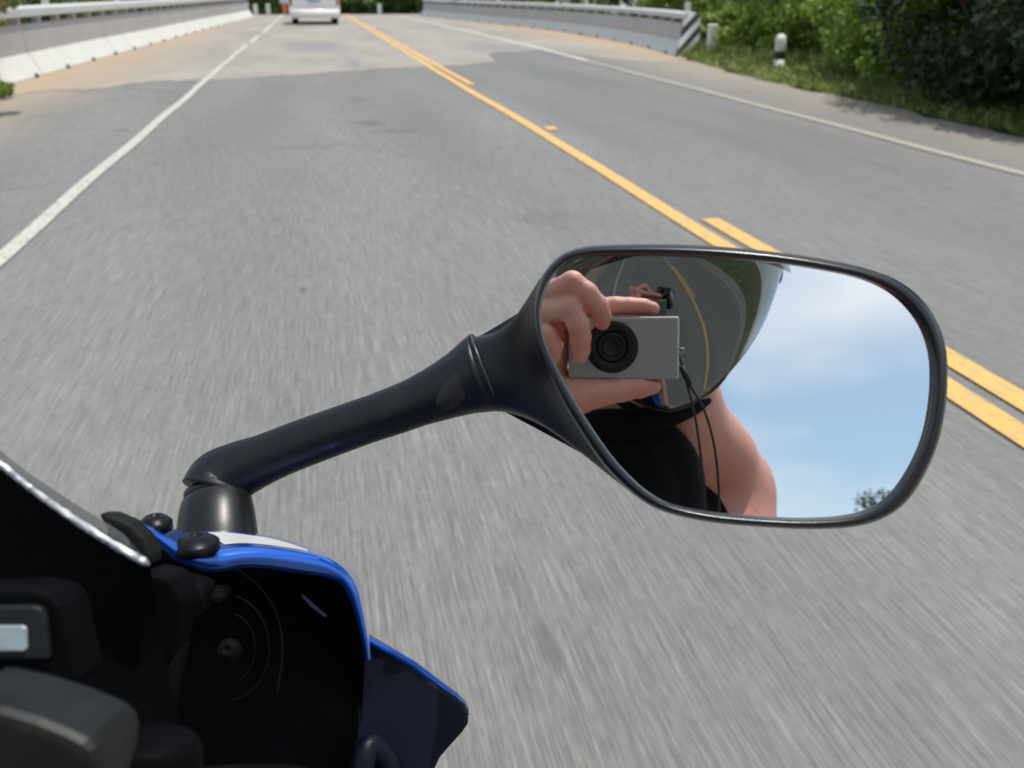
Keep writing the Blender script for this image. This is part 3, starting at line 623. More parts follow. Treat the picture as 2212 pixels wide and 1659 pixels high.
mesh_obj('rim', vs, fs, RIMM, mir)
# glass: a fine grid disc, flat as the photo's undistorted camera shows
gr = [ringp(cen+(blend(1.03)-cen)*s, 0.0022) for s in (1.0, .75, .5, .25, .02)]
vg, fg = loft(gr, True, False, True); mesh_obj('glass', vg, fg, GLS, mir, smooth=False)
# stem
sp = spline([(1052, 803, .484), (1000, 826, .487), (940, 852, .490), (860, 884, .494), (760, 919, .498), (640, 963, .502), (565, 994, .504), (510, 1018, .5055), (480, 1040, .5055), (467, 1066, .503)], 44)
rr_ = np.interp(sp[:, 0], [466, 480, 510, 565, 600, 800, 900, 960, 1000, 1030, 1052], [77, 73, 63, 55, 53, 50.5, 54, 63, 72, 83, 90])
path = [P(*q) for q in sp]; rad = [r*q[2]/F for r, q in zip(rr_, sp)]
v, f = tube(path, rad, 28, True, 0.82, upv=up); mesh_obj('stem', v, f, BLK, mir)
# seam ring between stem and housing
v, f = tube([P(1046, 805, .4835), P(1051, 803, .4835)], [.0198, .0198], 40, True, .86, upv=up); mesh_obj('seam', v, f, mat('seam_edge', (.03, .032, .035), .3), mir)
# oval pivot plug let into the stem
vE, fE = ellipsoid(P(988, 838, .4745), (.0125, .0080, .0020), [ (P(1010, 820, .47)-P(966, 850, .47))/np.linalg.norm(P(1010, 820, .47)-P(966, 850, .47)), up, -fw], 24, 12)
mesh_obj('pivot_plug', vE, fE, BLK, mir)
# rubber boot under the stem
bt = spline([(467, 1076, .501), (468, 1084, .500), (468, 1105, .496), (468, 1150, .490), (468, 1190, .486)], 16)
br = np.interp(bt[:, 1], [1076, 1084, 1110, 1190], [70, 75, 81, 92])
v, f = tube([P(*q) for q in bt], [r*q[2]/F for r, q in zip(br, bt)], 32, True, .8, upv=rt); mesh_obj('boot', v, f, RUB, mir)
v, f = tube([P(467, 1062, .503), P(468, 1080, .500)], [.0160, .0160], 32, True, .8, upv=rt); mesh_obj('collar', v, f, BLK, mir)

# blue fairing lip
TOP = [(232, 1113), (290, 1116), (330, 1124), (370, 1140), (410, 1150), (450, 1146), (503, 1147), (574, 1156), (646, 1174), (700, 1192), (750, 1222), (778, 1252), (788, 1298), (794, 1348), (800, 1390), (803, 1422)]
MIDL = [(236, 1116), (286, 1124), (322, 1138), (352, 1156), (390, 1176), (430, 1194), (474, 1190), (521, 1184), (574, 1183), (646, 1191), (705, 1204), (744, 1229), (769, 1264), (781, 1306), (790, 1352), (797, 1392), (800, 1424)]
LOW = [(240, 1122), (288, 1138), (320, 1158), (342, 1178), (377, 1210), (431, 1232), (474, 1236), (521, 1227), (574, 1228), (646, 1238), (700, 1246), (734, 1260), (753, 1288), (767, 1325), (777, 1362), (786, 1398), (791, 1428)]
n = 80
Tt, Mm, Lw = [resample(spline(x, 300), n) for x in (TOP, MIDL, LOW)]
def dep(u): return float(np.interp(u, [230, 480, 700, 800], [0.400, 0.430, 0.452, 0.462]))
ringsF = []
rowsrc = []
for q in np.linspace(0, 1, 7): rowsrc.append((Tt*(1-q)+Mm*q, 0.040*(1-q)**1.0+0.004))
rowsrc.append((Mm*.66+Lw*.34, 0.0)); rowsrc.append((Mm*.33+Lw*.67, 0.0012)); rowsrc.append((Lw, 0.005)); 
under = Lw+np.array([[-3.0, -2.0]]); rowsrc.append((under, 0.011))
outer = Tt+np.array([[3, 26]]); rows = [[P(u, v, dep(u)+.052) for u, v in outer]]
for arr, dd in rowsrc: rows.append([P(u, v, dep(u)+dd) for u, v in arr])
v, f = loft(rows, False); fo = mesh_obj('fairing', v, f, BLU, bike); fo['label'] = 'glossy blue cowl edge'
# white decal lying on the fairing top
dc_t = resample(spline([(449, 1149), (500, 1151), (574, 1161), (620, 1172), (663, 1187)], 60), 24); dc_b = resample(spline([(484, 1176), (525, 1173), (580, 1177), (622, 1183), (664, 1189)], 60), 24)
def on_fair(u, v):
    i = int(np.argmin(np.abs(Tt[:60, 0]-u))); j = int(np.argmin(np.abs(Mm[:60, 0]-u))); q = np.clip((v-Tt[i, 1])/max(1e-3, Mm[j, 1]-Tt[i, 1]), 0, 1); return P(u, v, dep(u)+0.040*(1-q)+0.004-.0012)
v, f = loft([[on_fair(*p) for p in dc_t], [on_fair(*p) for p in (dc_t+dc_b)/2], [on_fair(*p) for p in dc_b]], False); mesh_obj('decal', v, f, mat('white_decal', (.48, .475, .47), .35), fo)
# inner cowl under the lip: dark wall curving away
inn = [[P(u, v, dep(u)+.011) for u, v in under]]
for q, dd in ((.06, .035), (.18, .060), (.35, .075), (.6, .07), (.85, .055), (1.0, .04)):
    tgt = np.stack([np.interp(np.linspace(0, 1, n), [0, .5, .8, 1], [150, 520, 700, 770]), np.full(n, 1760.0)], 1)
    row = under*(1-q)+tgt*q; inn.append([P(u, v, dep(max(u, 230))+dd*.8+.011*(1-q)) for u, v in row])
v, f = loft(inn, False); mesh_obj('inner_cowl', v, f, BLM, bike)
# lower side panel
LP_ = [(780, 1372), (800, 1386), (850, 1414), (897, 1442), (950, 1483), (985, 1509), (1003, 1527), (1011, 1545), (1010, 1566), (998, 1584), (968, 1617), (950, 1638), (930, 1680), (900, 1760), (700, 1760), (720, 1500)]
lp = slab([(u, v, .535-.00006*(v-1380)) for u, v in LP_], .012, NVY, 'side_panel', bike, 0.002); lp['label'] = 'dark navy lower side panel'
e_t = resample(spline([(786, 1374), (800, 1383), (850, 1410), (897, 1438), (950, 1479), (988, 1508), (1004, 1525), (1011, 1542)], 80), 30)
v, f = tube([P(u+1, v+2, .532) for u, v in e_t], np.r_[np.full(24, .0021), np.linspace(.0021, .0005, 6)], 10, True); mesh_obj('edge_trim', v, f, BLU, lp)

# windscreen: smoked sheet with a bevelled, glinting edge
WS = mat('smoked_screen', (0.02, 0.02, 0.022), 0.12, 0.0, Alpha=0.78); WSE = mat('screen_edge', (0.42, 0.42, 0.43), 0.14, 1.0); tq = NT(WSE); tq.bump(tq.noise(tq.coord(), 420, 3, .7), 0.8, .0015)
ed = resample(spline([(-120, 905), (0, 1001), (62, 1051), (141, 1109), (215, 1158), (282, 1198), (323, 1220)], 100), 50)
ob = resample(spline([(-110, 880), (0, 972), (60, 1020), (112, 1055), (160, 1087), (215, 1120), (262, 1150), (300, 1188)], 100), 50)
v, f = loft([[P(u, v, .335+.018) for u, v in ob], [P(u, v, .335+.009) for u, v in (ob+ed)/2], [P(u, v, .335) for u, v in ed], [P(u, v+8, .337) for u, v in ed], [P(u, v+8, .3375+.012) for u, v in ed]], False)
ws = mesh_obj('windscreen', v, f, WS, bike)
v, f = tube([P(u, v, .334) for u, v in ed], 1, 12, True) if False else tube([P(u, v, .334) for u, v in resample(ed, 240)], (np.linspace(.0009, .0016, 240)*(0.65+.7*np.convolve(RNG.random(244), np.ones(5)/5, 'valid')))*np.r_[np.ones(234), np.linspace(1, .25, 6)], 12, True); mesh_obj('screen_edge', v, f, WSE, ws)
# side brace of the screen (dark plate between screen and cowl)
slab([(205, 1110, .38), (240, 1112, .38), (282, 1130, .38), (312, 1160, .38), (330, 1196, .38), (330, 1226, .38), (296, 1206, .38), (245, 1165, .38)], .012, m_plastic('bracket_grey', (.009, .0095, .009), .6, spec=.1), 'screen_bracket', bike, .005)
BLB = m_plastic('bolt_black', (0.003, 0.004, 0.006), 0.35, spec=.18)
# bolts on the cowl
def bolt(u, v, t, r, name='bolt', m=RUB, par=None, tilt=up):
    c = P(u, v, t); ax3 = tilt*.95-fw*.26; ax3 /= np.linalg.norm(ax3); ax1 = rt; ax2 = np.cross(ax3, ax1)
    rings = [[c+ax3*h+(ax1*math.cos(a)+ax2*math.sin(a))*q for a in np.linspace(0, 2*math.pi, 28, endpoint=False)] for q, h in ((r*1.15, -.003), (r*1.15, .0004), (r*1.0, .0014), (r*.72, .0030), (r*.45, .0036), (r*.34, .0034), (r*.26, .0026), (r*.1, .0024))]
    v_, f_ = loft(rings, True, True, True); return mesh_obj(name, v_, f_, m, par or bike)
bolt(424, 1174, 0.426, .0085, par=fo, m=BLB); bolt(336, 1130, 0.43, .0062, par=fo, m=BLB)
# dash: one dark moulding that runs under the screen edge
dash_rows = []
for k, (dv, dt) in enumerate(((6, 0.003), (40, .006), (110, .010), (220, .012), (360, .010), (520, .006), (700, .0))):
    row = []
    for (u, vv) in ed:
        uu = u+dv*0.18*(1 if u > 100 else .5); row.append(P(uu, vv+dv, .337+dt))
    dash_rows.append(row)
v, f = loft(dash_rows, False); dsh = mesh_obj('dash', v, f, BLM, bike)
slab([(322, 1236, .37), (372, 1246, .37), (400, 1300, .37), (330, 1660, .37), (230, 1760, .37), (150, 1760, .37), (200, 1400, .37), (280, 1250, .37)], .02, BLM, 'dash_side', bike, .003)
cl = slab([(-120, 1276, .3), (60, 1272, .3), (110, 1283, .3), (132, 1308, .3), (150, 1390, .30), (168, 1470, .3), (140, 1500, .3), (-120, 1520, .3)], .02, BLM, 'instrument_panel', bike, .002)
slab([(-120, 1313, .2975), (70, 1309, .2975), (90, 1315, .2975), (97, 1340, .2975), (106, 1425, .2975), (60, 1425, .2975), (-120, 1425, .2975)], .004, mat('display_bezel', (.010, .012, .0125), .5, 0.0, Specular_IOR_Level=.2), 'display_bezel', cl, .001)
LCD = mat('lcd_screen', (0.16, 0.19, 0.21), 0.3); tl = NT(LCD)
xl = tl.mix(tl.ramp(tl.noise(tl.coord((60, 60, 420)), 1, 1), [(.46, 0.0), (.56, .55)]), (0.20, 0.24, 0.26), (0.10, 0.14, 0.20)); tl.l(xl, tl.b.inputs['Base Color']); tl.l(xl, tl.b.inputs['Emission Color']); tl.b.inputs['Emission Strength'].default_value = 0.3
slab([(-120, 1352, .2965), (48, 1352, .2965), (56, 1357, .2965), (57, 1402, .2965), (50, 1407, .2965), (-120, 1408, .2965)], .002, LCD, 'display', cl, .0004)
# bracket block, round adjuster with rings, arm plate, cable, reservoir and clamp
DGR = m_plastic('dark_grey_plastic', (.0035, .0035, .0035), .65, spec=.05)
slab([(344, 1250, .405), (372, 1243, .405), (444, 1268, .41), (440, 1296, .41), (432, 1336, .408), (412, 1337, .408), (344, 1310, .405)], .018, DGR, 'bracket', bike, .003)
slab([(420, 1268, .42), (485, 1272, .425), (492, 1296, .425), (470, 1306, .42), (436, 1300, .42)], .01, BLM, 'bracket', bike, .002)
kn = bolt(495, 1405, .43, .0045, 'adjuster', DGR, None, tilt=up*.1)
for (r, w2) in ((.0125, .0004), (.0185, .00045)):
    c = P(490, 1400, .437); ring = [c+(rt*math.cos(a)*r*1.0+up*math.sin(a)*r*1.25) for a in np.linspace(-1.5, 1.35, 36)]
    v, f = tube(ring, w2, 8); mesh_obj('cable', v, f, DGR, bike)
v, f = tube([P(*q) for q in spline([(505, 1225, .432), (560, 1268, .44), (598, 1330, .445), (610, 1410, .445), (598, 1500, .44)], 30)], .0005, 8); mesh_obj('cable', v, f, DGR, bike)
slab([(372, 1425, .36), (400, 1390, .362), (372, 1500, .36), (345, 1580, .355), (330, 1640, .35), (300, 1640, .35), (310, 1560, .352)], .008, DGR, 'arm_plate', bike, .002)
slab([(649, 1286, .468), (655, 1285, .468), (706, 1330, .470), (703, 1334, .470), (672, 1312, .469)], .001, mat('highlight_tone', (.045, .06, .12), .4), 'highlight_strip', bike, .0002)  # added strip: a thin highlight on the dark cowl, put into its colour
cp = slab([(-120, 1500, .245), (0, 1526, .245), (83, 1551, .245), (150, 1578, .245), (186, 1597, .245), (205, 1617, .245), (212, 1645, .245), (208, 1690, .245), (180, 1780, .245), (-120, 1780, .245)], .03, ALU, 'top_clamp', bike, .004)
c = P(320, 1700, .31)
rgs = [[c+up*h+(rt*math.cos(a)+fw*.9*math.sin(a))*r for a in np.linspace(0, 2*math.pi, 36, endpoint=False)] for r, h in ((.0165, -.03), (.0165, .010), (.0155, .0135), (.0135, .0155), (.004, .016))]
v, f = loft(rgs, True, True, True); mesh_obj('reservoir', v, f, BLM, bike)
v, f = tube([P(*q) for q in spline([(760, 1760, .50), (782, 1660, .50), (800, 1610, .505), (840, 1650, .51), (860, 1760, .51)], 24)], .006, 14); mesh_obj('hose', v, f, NVY, bike)

# the rest of the machine, low and behind: front cowl, tank, seat, clip-ons, wheels
def sec_b(y, zc, hw, hh, n_=20, ex=2.4):
    return [(BX+hw*np.sign(math.cos(a))*abs(math.cos(a))**(2/ex), y, zc+hh*np.sign(math.sin(a))*abs(math.sin(a))**(2/ex)) for a in np.linspace(0, 2*math.pi, n_, endpoint=False)]
v, f = loft([sec_b(.24, .66, .16, .17), sec_b(.36, .68, .15, .16), sec_b(.48, .70, .12, .12), sec_b(.58, .69, .07, .07), sec_b(.62, .68, .02, .02)], True, True, True); mesh_obj('front_cowl', v, f, BLK, bike)
v, f = loft([sec_b(-.62, .86, .09, .03), sec_b(-.56, .87, .12, .055), sec_b(-.35, .88, .14, .09), sec_b(-.12, .88, .13, .09), sec_b(.0, .84, .10, .06)], True, True, True); mesh_obj('fuel_tank', v, f, BLK, bike)
v, f = loft([sec_b(-1.25, .93, .05, .02), sec_b(-1.1, .88, .09, .05), sec_b(-.85, .82, .12, .05), sec_b(-.60, .81, .12, .05)], True, True, True); mesh_obj('seat', v, f, BLM, bike)
v, f = loft([sec_b(-.6, .52, .12, .2), sec_b(-.3, .5, .17, .26), sec_b(.1, .52, .18, .25), sec_b(.3, .55, .14, .15)], True, True, True); mesh_obj('body_panel', v, f, BLU, bike)
for yy in (.62, -.95):
    c = (BX, yy, .31); rings = []
    for dx, r in ((-.05, .24), (-.06, .28), (-.035, .305), (0, .312), (.035, .305), (.06, .28), (.05, .24)): rings.append([(c[0]+dx, c[1]+r*math.cos(a), c[2]+r*math.sin(a)) for a in np.linspace(0, 2*math.pi, 40, endpoint=False)])
    v, f = loft(rings, True); wh = mesh_obj('wheel', v, f, mat('tyre_rubber', (.02, .02, .02), .85), bike)
    sp_ = [tube([(c[0], c[1], c[2]), (c[0], c[1]+.25*math.cos(a), c[2]+.25*math.sin(a))], .016, 8) for a in (0, 2.1, 4.2)]
    rg = []
    for dx, r in ((-.052, .245), (-.05, .225), (.05, .225), (.052, .245)): rg.append([(c[0]+dx, c[1]+r*math.cos(a), c[2]+r*math.sin(a)) for a in np.linspace(0, 2*math.pi, 40, endpoint=False)])
    v, f = merge(loft(rg, True), *sp_, tube([(c[0]-.06, c[1], c[2]), (c[0]+.06, c[1], c[2])], .035, 14)); mesh_obj('rim', v, f, STL, wh)
for sx in (-1, 1):
    v, f = tube([(BX+sx*.10, .28, .78), (BX+sx*.10, .62, .31)], [.025, .024], 14); mesh_obj('fork_leg', v, f, STL, bike)
    v, f = tube([(BX+sx*.10, .23, .83), (BX+sx*.24, .20, .82), (BX+sx*.36, .13, .81)], .012, 12); hb = mesh_obj('handlebar', v, f, BLM, bike)
    v, f = tube([(BX+sx*.25, .195, .819), (BX+sx*.37, .125, .809)], .018, 14); mesh_obj('grip', v, f, RUB, hb)
for sx in (-1, 1):
    v, f = tube([(BX+sx*.10, -.95, .31), (BX+sx*.09, -.45, .42)], .022, 10); mesh_obj('swingarm', v, f, STL, bike)

# ------------------------------------------------------------------ rider (real body behind the camera, seen in the mirror)
import openvdb
def sdf_mesh(shapes, h, k_default=0.01):
    """tapered capsules blended into one skin; shapes = (a, b, ra, rb, k)"""
    sh = [(np.array(a, float), np.array(b, float), ra, rb, k) for a, b, ra, rb, k in shapes]
    lo = np.min([np.minimum(s[0]-s[2], s[1]-s[3]) for s in sh], 0)-4*h-.02; hi = np.max([np.maximum(s[0]+s[2], s[1]+s[3]) for s in sh], 0)+4*h+.02
    g = openvdb.FloatGrid(background=3*h); B = 40
    dims = np.ceil((hi-lo)/h).astype(int)
    for bx_ in range(0, dims[0], B):
        for by_ in range(0, dims[1], B):
            for bz_ in range(0, dims[2], B):
                o_ = lo+np.array([bx_, by_, bz_])*h; cen_ = o_+B*h/2; half = B*h/2
                act = []
                for s in sh:
                    ab = s[1]-s[0]; tt = np.clip(((cen_-s[0])@ab)/(ab@ab+1e-12), 0, 1); dd = np.linalg.norm(cen_-(s[0]+ab*tt))-max(s[2], s[3])
                    if dd < half*1.75+.035: act.append(s)
                if not act: continue
                ii = [o_[q]+np.arange(B)*h for q in range(3)]
                X, Y, Z = np.meshgrid(*ii, indexing='ij'); X = X.astype('f4'); Y = Y.astype('f4'); Z = Z.astype('f4'); D = None
                for a, b, ra, rb, k in act:
                    ab = b-a; L2 = float(ab@ab)+1e-12
                    tt = np.clip(((X-a[0])*ab[0]+(Y-a[1])*ab[1]+(Z-a[2])*ab[2])/L2, 0, 1)
                    d = np.sqrt((X-a[0]-tt*ab[0])**2+(Y-a[1]-tt*ab[1])**2+(Z-a[2]-tt*ab[2])**2)-(ra+(rb-ra)*tt)
                    if D is None: D = d
                    else:
                        hh = np.clip(0.5+0.5*(D-d)/k, 0, 1); D = D*(1-hh)+d*hh-k*hh*(1-hh)
                g.copyFromArray(np.clip(D, -3*h, 3*h).astype('f4'), ijk=(bx_, by_, bz_), tolerance=0.0)
    pts, quads = g.convertToQuads(0.0)
    return pts*h+lo, quads
def m_skin():
    m = mat('skin', (0.55, 0.29, 0.215), 0.5, Subsurface_Weight=0.12, Subsurface_Scale=0.01); t = NT(m); v = t.coord(kind='Generated'); vo = t.coord()
    x = t.mix(t.ramp(t.noise(vo, 16, 4, .6), [(.35, 0.0), (.7, 1.0)]), (0.60, 0.31, 0.24), (0.56, 0.225, 0.165))
    x = t.mix(t.ramp(t.noise(vo, 140, 3, .6), [(.5, 0.0), (.8, .35)]), x, (0.45, 0.165, 0.12)); t.l(x, t.b.inputs['Base Color'])
    hb_ = t.math('ADD', t.noise(t.coord((700, 700, 700)), 1, 3, .6), t.math('MULTIPLY', t.noise(vo, 90, 4, .65), 2.2)); t.bump(hb_, .35, .0012); return m
SKIN = m_skin()
def cpt(x, y, t): return V(1080+x*.3906, 504+y*.3906, t)     # measured on an enlargement of the mirror
def px(r, t): return 1.09*r*.3906*t/F
hand = []
def chain(pts, k=.003):                                     # (x, y, depth, radius) per joint
    for (a, b) in zip(pts[:-1], pts[1:]):
        hand.append((cpt(*a[:3]), cpt(*b[:3]), px(a[3], a[2]), px(b[3], b[2]), k))
chain([(150, 430, .884, 66), (300, 322, .846, 62), (398, 272, .829, 60), (480, 330, .828, 56), (545, 398, .836, 50), (562, 450, .845, 47), (566, 492, .8505, 42)])      # middle
chain([(120, 520, .884, 62), (260, 440, .845, 60), (385, 410, .829, 60), (430, 500, .829, 57), (446, 575, .836, 52), (446, 640, .845, 48), (440, 680, .850, 43)])      # ring
chain([(110, 610, .880, 52), (190, 570, .848, 50), (255, 560, .836, 52), (292, 625, .838, 48), (290, 670, .846, 43), (278, 700, .851, 40)])                           # little
chain([(170, 380, .893, 62), (330, 380, .876, 52), (500, 404, .868, 48), (640, 398, .867, 45), (720, 400, .867, 43), (790, 404, .867, 41), (848, 415, .867, 35)])      # index along the top
chain([(170, 858, .876, 48), (330, 852, .874, 46), (500, 850, .870, 42)])
chain([(60, 900, .90, 95), (250, 935, .880, 92), (430, 912, .872, 84), (560, 885, .868, 67), (670, 868, .867, 60), (780, 853, .866, 52), (848, 846, .866, 43)])        # thumb underneath
for (a, b, ra, rb) in (((150, 430, .890), (20, 760, .905), 70, 90), ((120, 520, .890), (10, 800, .905), 70, 90), ((110, 610, .885), (20, 860, .905), 60, 85), ((170, 390, .897), (40, 780, .91), 65, 85), ((250, 935, .885), (10, 800, .905), 90, 95), ((230, 640, .900), (230, 850, .893), 72, 80), ((200, 480, .905), (200, 700, .905), 55, 70), ((300, 640, .888), (330, 850, .890), 50, 62), ((300, 850, .89), (150, 800, .90), 62, 90), ((330, 480, .890), (330, 640, .890), 60, 55)):
    hand.append((cpt(*a), cpt(*b), px(ra, .88), px(rb, .9), .010))
wristL = P(1106-.03/.9*F, 853, .90); wristL = MIR(wristL)
def vm(a, b, t): return MIR(C0+t*fw+a*rt+b*up)              # metres in the picture frame of the mirror image
wristL = vm(-.035, -.02, .91); elbL = vm(-.10, -.20, 1.08)
NK = V(1425, 985, 1.40); SR = V(1560, 1055, 1.47); SLm = V(1238, 985, 1.26)
HC = V(1428, 572, 1.22)
body = list(hand)
def add(a, b, ra, rb, k=.02): body.append((a, b, ra, rb, k))
add(wristL, cpt(60, 780, .905), .027, .034, .012); add(elbL, wristL, .042, .027, .015); add(elbL*.6+wristL*.4, elbL*.85+wristL*.15, .043, .044, .02); add(SLm, elbL, .056, .041, .03)
pel = np.array([BX+.02, NK[1]-.33, .93])
chest = NK+np.array([-.02, -.10, -.17])
add(V(1450, 860, 1.36), NK, .056, .062, .03)                # neck
add(NK+[0, -.04, -.02], SR+[0, 0, .005], .062, .062, .03); add(NK+[0, -.04, -.02], SLm, .062, .058, .03)
add(SR, SR+(MIR(C0)*0), .061, .061, .02)
add(V(1468, 893, 1.37), V(1548, 990, 1.42), .055, .058, .03)
dl = V(1570, 1078, 1.462); add(dl, dl, .056, .056, .03)
elbR = V(1560, 1500, 1.32); gripR = np.array([BX+.31, .155, .835])
gripR = np.array([BX+.31, .16, .83])
add(SR, elbR, .062, .043, .03); add(dl, SR*.45+elbR*.55, .058, .050, .03)
wrR = gripR+np.array([.0, -.075, .02]); add(elbR, wrR, .043, .028, .02); add(wrR, gripR+[0, -.03, .02], .028, .034, .02)
for i in range(4):                                          # fingers of the throttle hand closed round the grip
    q = gripR+np.array([(-.033+.022*i), (.012-.0125*i), -.002*i]); 
    add(q+[0, -.035, .022], q+[0, .008, .030], .011, .0098, .006); add(q+[0, .008, .030], q+[0, .030, .004], .0098, .009, .004); add(q+[0, .030, .004], q+[0, .014, -.022], .009, .0082, .004)
add(gripR+[-.03, -.04, .015], gripR+[-.050, -.022, -.01], .014, .012, .006); add(gripR+[-.050, -.022, -.01], gripR+[-.035, .006, -.025], .012, .010, .005)
for o_ in (-.07, 0, .07): add(chest+[o_, 0, 0], pel+[o_*.8, 0, .03], .105, .10, .05)
add(SR, chest+[.08, 0, 0], .055, .10, .03); add(SLm, chest+[-.08, 0, 0], .078, .10, .05)
for sx in (-1, 1):
    hip = pel+np.array([sx*.09, 0, -.02]); knee = pel+np.array([sx*.23, .40, -.10]); ank = pel+np.array([sx*.20, .05, -.47]); toe = ank+np.array([sx*.01, .17, -.04])
    add(hip, knee, .095, .062, .04); add(knee, ank, .058, .036, .03); add((knee*.65+ank*.35), (knee*.5+ank*.5), .058, .055, .03); add(ank+[0, -.04, -.03], toe, .038, .03, .02)
# head with a face
HFy, HFp = R(13), R(-21.5)
hf = np.array([math.sin(HFy)*math.cos(HFp), math.cos(HFy)*math.cos(HFp), math.sin(HFp)]); hx = np.array([math.cos(HFy), -math.sin(HFy), 0]); hz = np.cross(hx, hf)
roll = R(5); hx, hz = hx*math.cos(roll)+hz*math.sin(roll), hz*math.cos(roll)-hx*math.sin(roll)
def H(x, y, z): return HC+hx*x+hf*y+hz*z
add(H(0, -.02, .03), H(0, .01, .02), .088, .086, .03); add(H(0, .02, -.02), H(0, .045, -.085), .066, .045, .03); add(H(-.03, .055, -.09), H(.03, .055, -.09), .032, .032, .02)
add(H(0, .094, .0), H(0, .112, -.035), .009, .014, .01); add(H(-.02, .092, -.068), H(.02, .092, -.068), .010, .010, .006)
for sx in (-1, 1):
    add(H(sx*.082, -.005, .005), H(sx*.088, -.01, -.02), .016, .012, .006); add(H(sx*.032, .085, .028), H(sx*.032, .085, .022), .014, .014, .006)
add(H(0, -.02, -.05), V(1450, 870, 1.36), .060, .056, .03)
vb, fb = sdf_mesh(body, 0.0022)
rider = bpy.data.objects.new('person', fast_mesh('person', np.array(vb), np.array(fb), SKIN)); COL.objects.link(rider)
rider.data.polygons.foreach_set('use_smooth', [True]*len(rider.data.polygons)); rider.data.update()
smd = rider.modifiers.new('smooth', 'SMOOTH'); smd.factor = .5; smd.iterations = 2
tag(rider, 'bare shouldered rider in a black tank top raising a hand, mirrored in the glass', 'person')
# tank top and trousers: shells a few millimetres off the body
CLO = m_plastic('black_cotton', (0.0045, 0.0045, 0.005), 0.95, spec=.08); JEAN = m_plastic('dark_denim', (0.02, 0.028, 0.05), 0.9)
top = []
for o_ in (-.07, 0, .07): top.append((chest+[o_, 0, 0], pel+[o_*.8, 0, .06], .113, .108, .05))
top.append((chest+[.05, .02, .03], SR+(NK-SR)*.72+np.array([-.01, .0, -.02]), .095, .058, .03)); top.append((chest+[-.05, .02, .03], SLm+(NK-SLm)*.50, .10, .075, .03))
top.append((V(1330, 1010, 1.235), V(1250, 1000, 1.22), .060, .066, .03)); top.append((V(1400, 1010, 1.27), V(1330, 1060, 1.25), .06, .08, .03))
top.append((V(1400, 1050, 1.33), V(1380, 1180, 1.33), .075, .10, .04)); top.append((V(1300, 1120, 1.30), V(1340, 1260, 1.33), .09, .10, .04))
vt, ft = sdf_mesh(top, 0.004)
o = bpy.data.objects.new('tank_top', fast_mesh('tank_top', np.array(vt), np.array(ft), CLO)); COL.objects.link(o); o.parent = rider; o.data.polygons.foreach_set('use_smooth', [True]*len(o.data.polygons))
leg = []
for sx in (-1, 1):
    hip = pel+np.array([sx*.09, 0, -.02]); knee = pel+np.array([sx*.23, .40, -.10]); ank = pel+np.array([sx*.20, .05, -.42])
    leg += [(hip, knee, .102, .072, .04), (knee, ank, .067, .048, .03), (pel+[0, 0, 0], hip, .105, .105, .04)]
vt, ft = sdf_mesh(leg, 0.005); o = bpy.data.objects.new('trousers', fast_mesh('trousers', np.array(vt), np.array(ft), JEAN)); COL.objects.link(o); o.parent = rider; o.data.polygons.foreach_set('use_smooth', [True]*len(o.data.polygons))
# open face helmet
HLM = mat('helmet_shell', (0.012, 0.016, 0.016), 0.16, Coat_Weight=1.0); HTR = mat('helmet_trim', (0.02, 0.022, 0.022), 0.35)
def hel(az, el, k=1.0):
    return H(.137*k*math.sin(az)*math.cos(el), .158*k*math.cos(az)*math.cos(el)-.01, .150*k*math.sin(el))
vs = []; fs = []; na, ne = 72, 36
for j in range(ne+1):
    for i in range(na): vs.append(hel(2*math.pi*i/na-math.pi, R(90)-j*R(142)/ne))
def opened(az, el): return abs(az) < R(78) and el < R(16)
for j in range(ne):
    for i in range(na):
        az = 2*math.pi*(i+.5)/na-math.pi; el = R(90)-(j+.5)*R(142)/ne
        if not opened(az, el): fs.append((j*na+i, j*na+(i+1) % na, (j+1)*na+(i+1) % na, (j+1)*na+i))
hm = mesh_obj('helmet', vs, fs, HLM, rider); sd_ = hm.modifiers.new('shell', 'SOLIDIFY'); sd_.thickness = .016; sd_.offset = -1
# visor: half mirrored, tapering to its lower edge
VS = mat('visor_smoke_mirror', (0.205, 0.222, 0.225), 0.015, 1.0, Alpha=0.90)
HWP = np.polyfit([-.175, -.133, -.105, -.077, -.04, 0, .06], [.060, .083, .100, .117, .133, .1425, .141], 3); DPP = np.polyfit([-.17, -.12, -.06, 0, .06], [.146, .160, .171, .173, .162], 2)
rows = []
for j in range(26):
    q = j/25
    row = []
    for i in range(61):
        az = R(-84)+R(168)*i/60; ca = math.cos(az)
        zt = 0.070*ca**.8-.020; zb = -0.158*max(0, ca)**.55-.008; z = zt+(zb-zt)*q
        hw = float(np.polyval(HWP, z)); dp = float(np.polyval(DPP, z))
        row.append(H(hw*math.sin(az), dp*max(0, ca)**.62-.012, z))
    rows.append(row)
v, f = loft(rows, False); vz = mesh_obj('visor', v, f, VS, hm)
sd_ = vz.modifiers.new('thick', 'SOLIDIFY'); sd_.thickness = .002; sd_.offset = -1
v, f = tube([np.array(p) for p in rows[-1]], .0022, 8); mesh_obj('visor_edge', v, f, HTR, hm)
v, f = tube([np.array(p) for p in rows[0]], .004, 8); mesh_obj('visor_trim', v, f, HTR, hm)
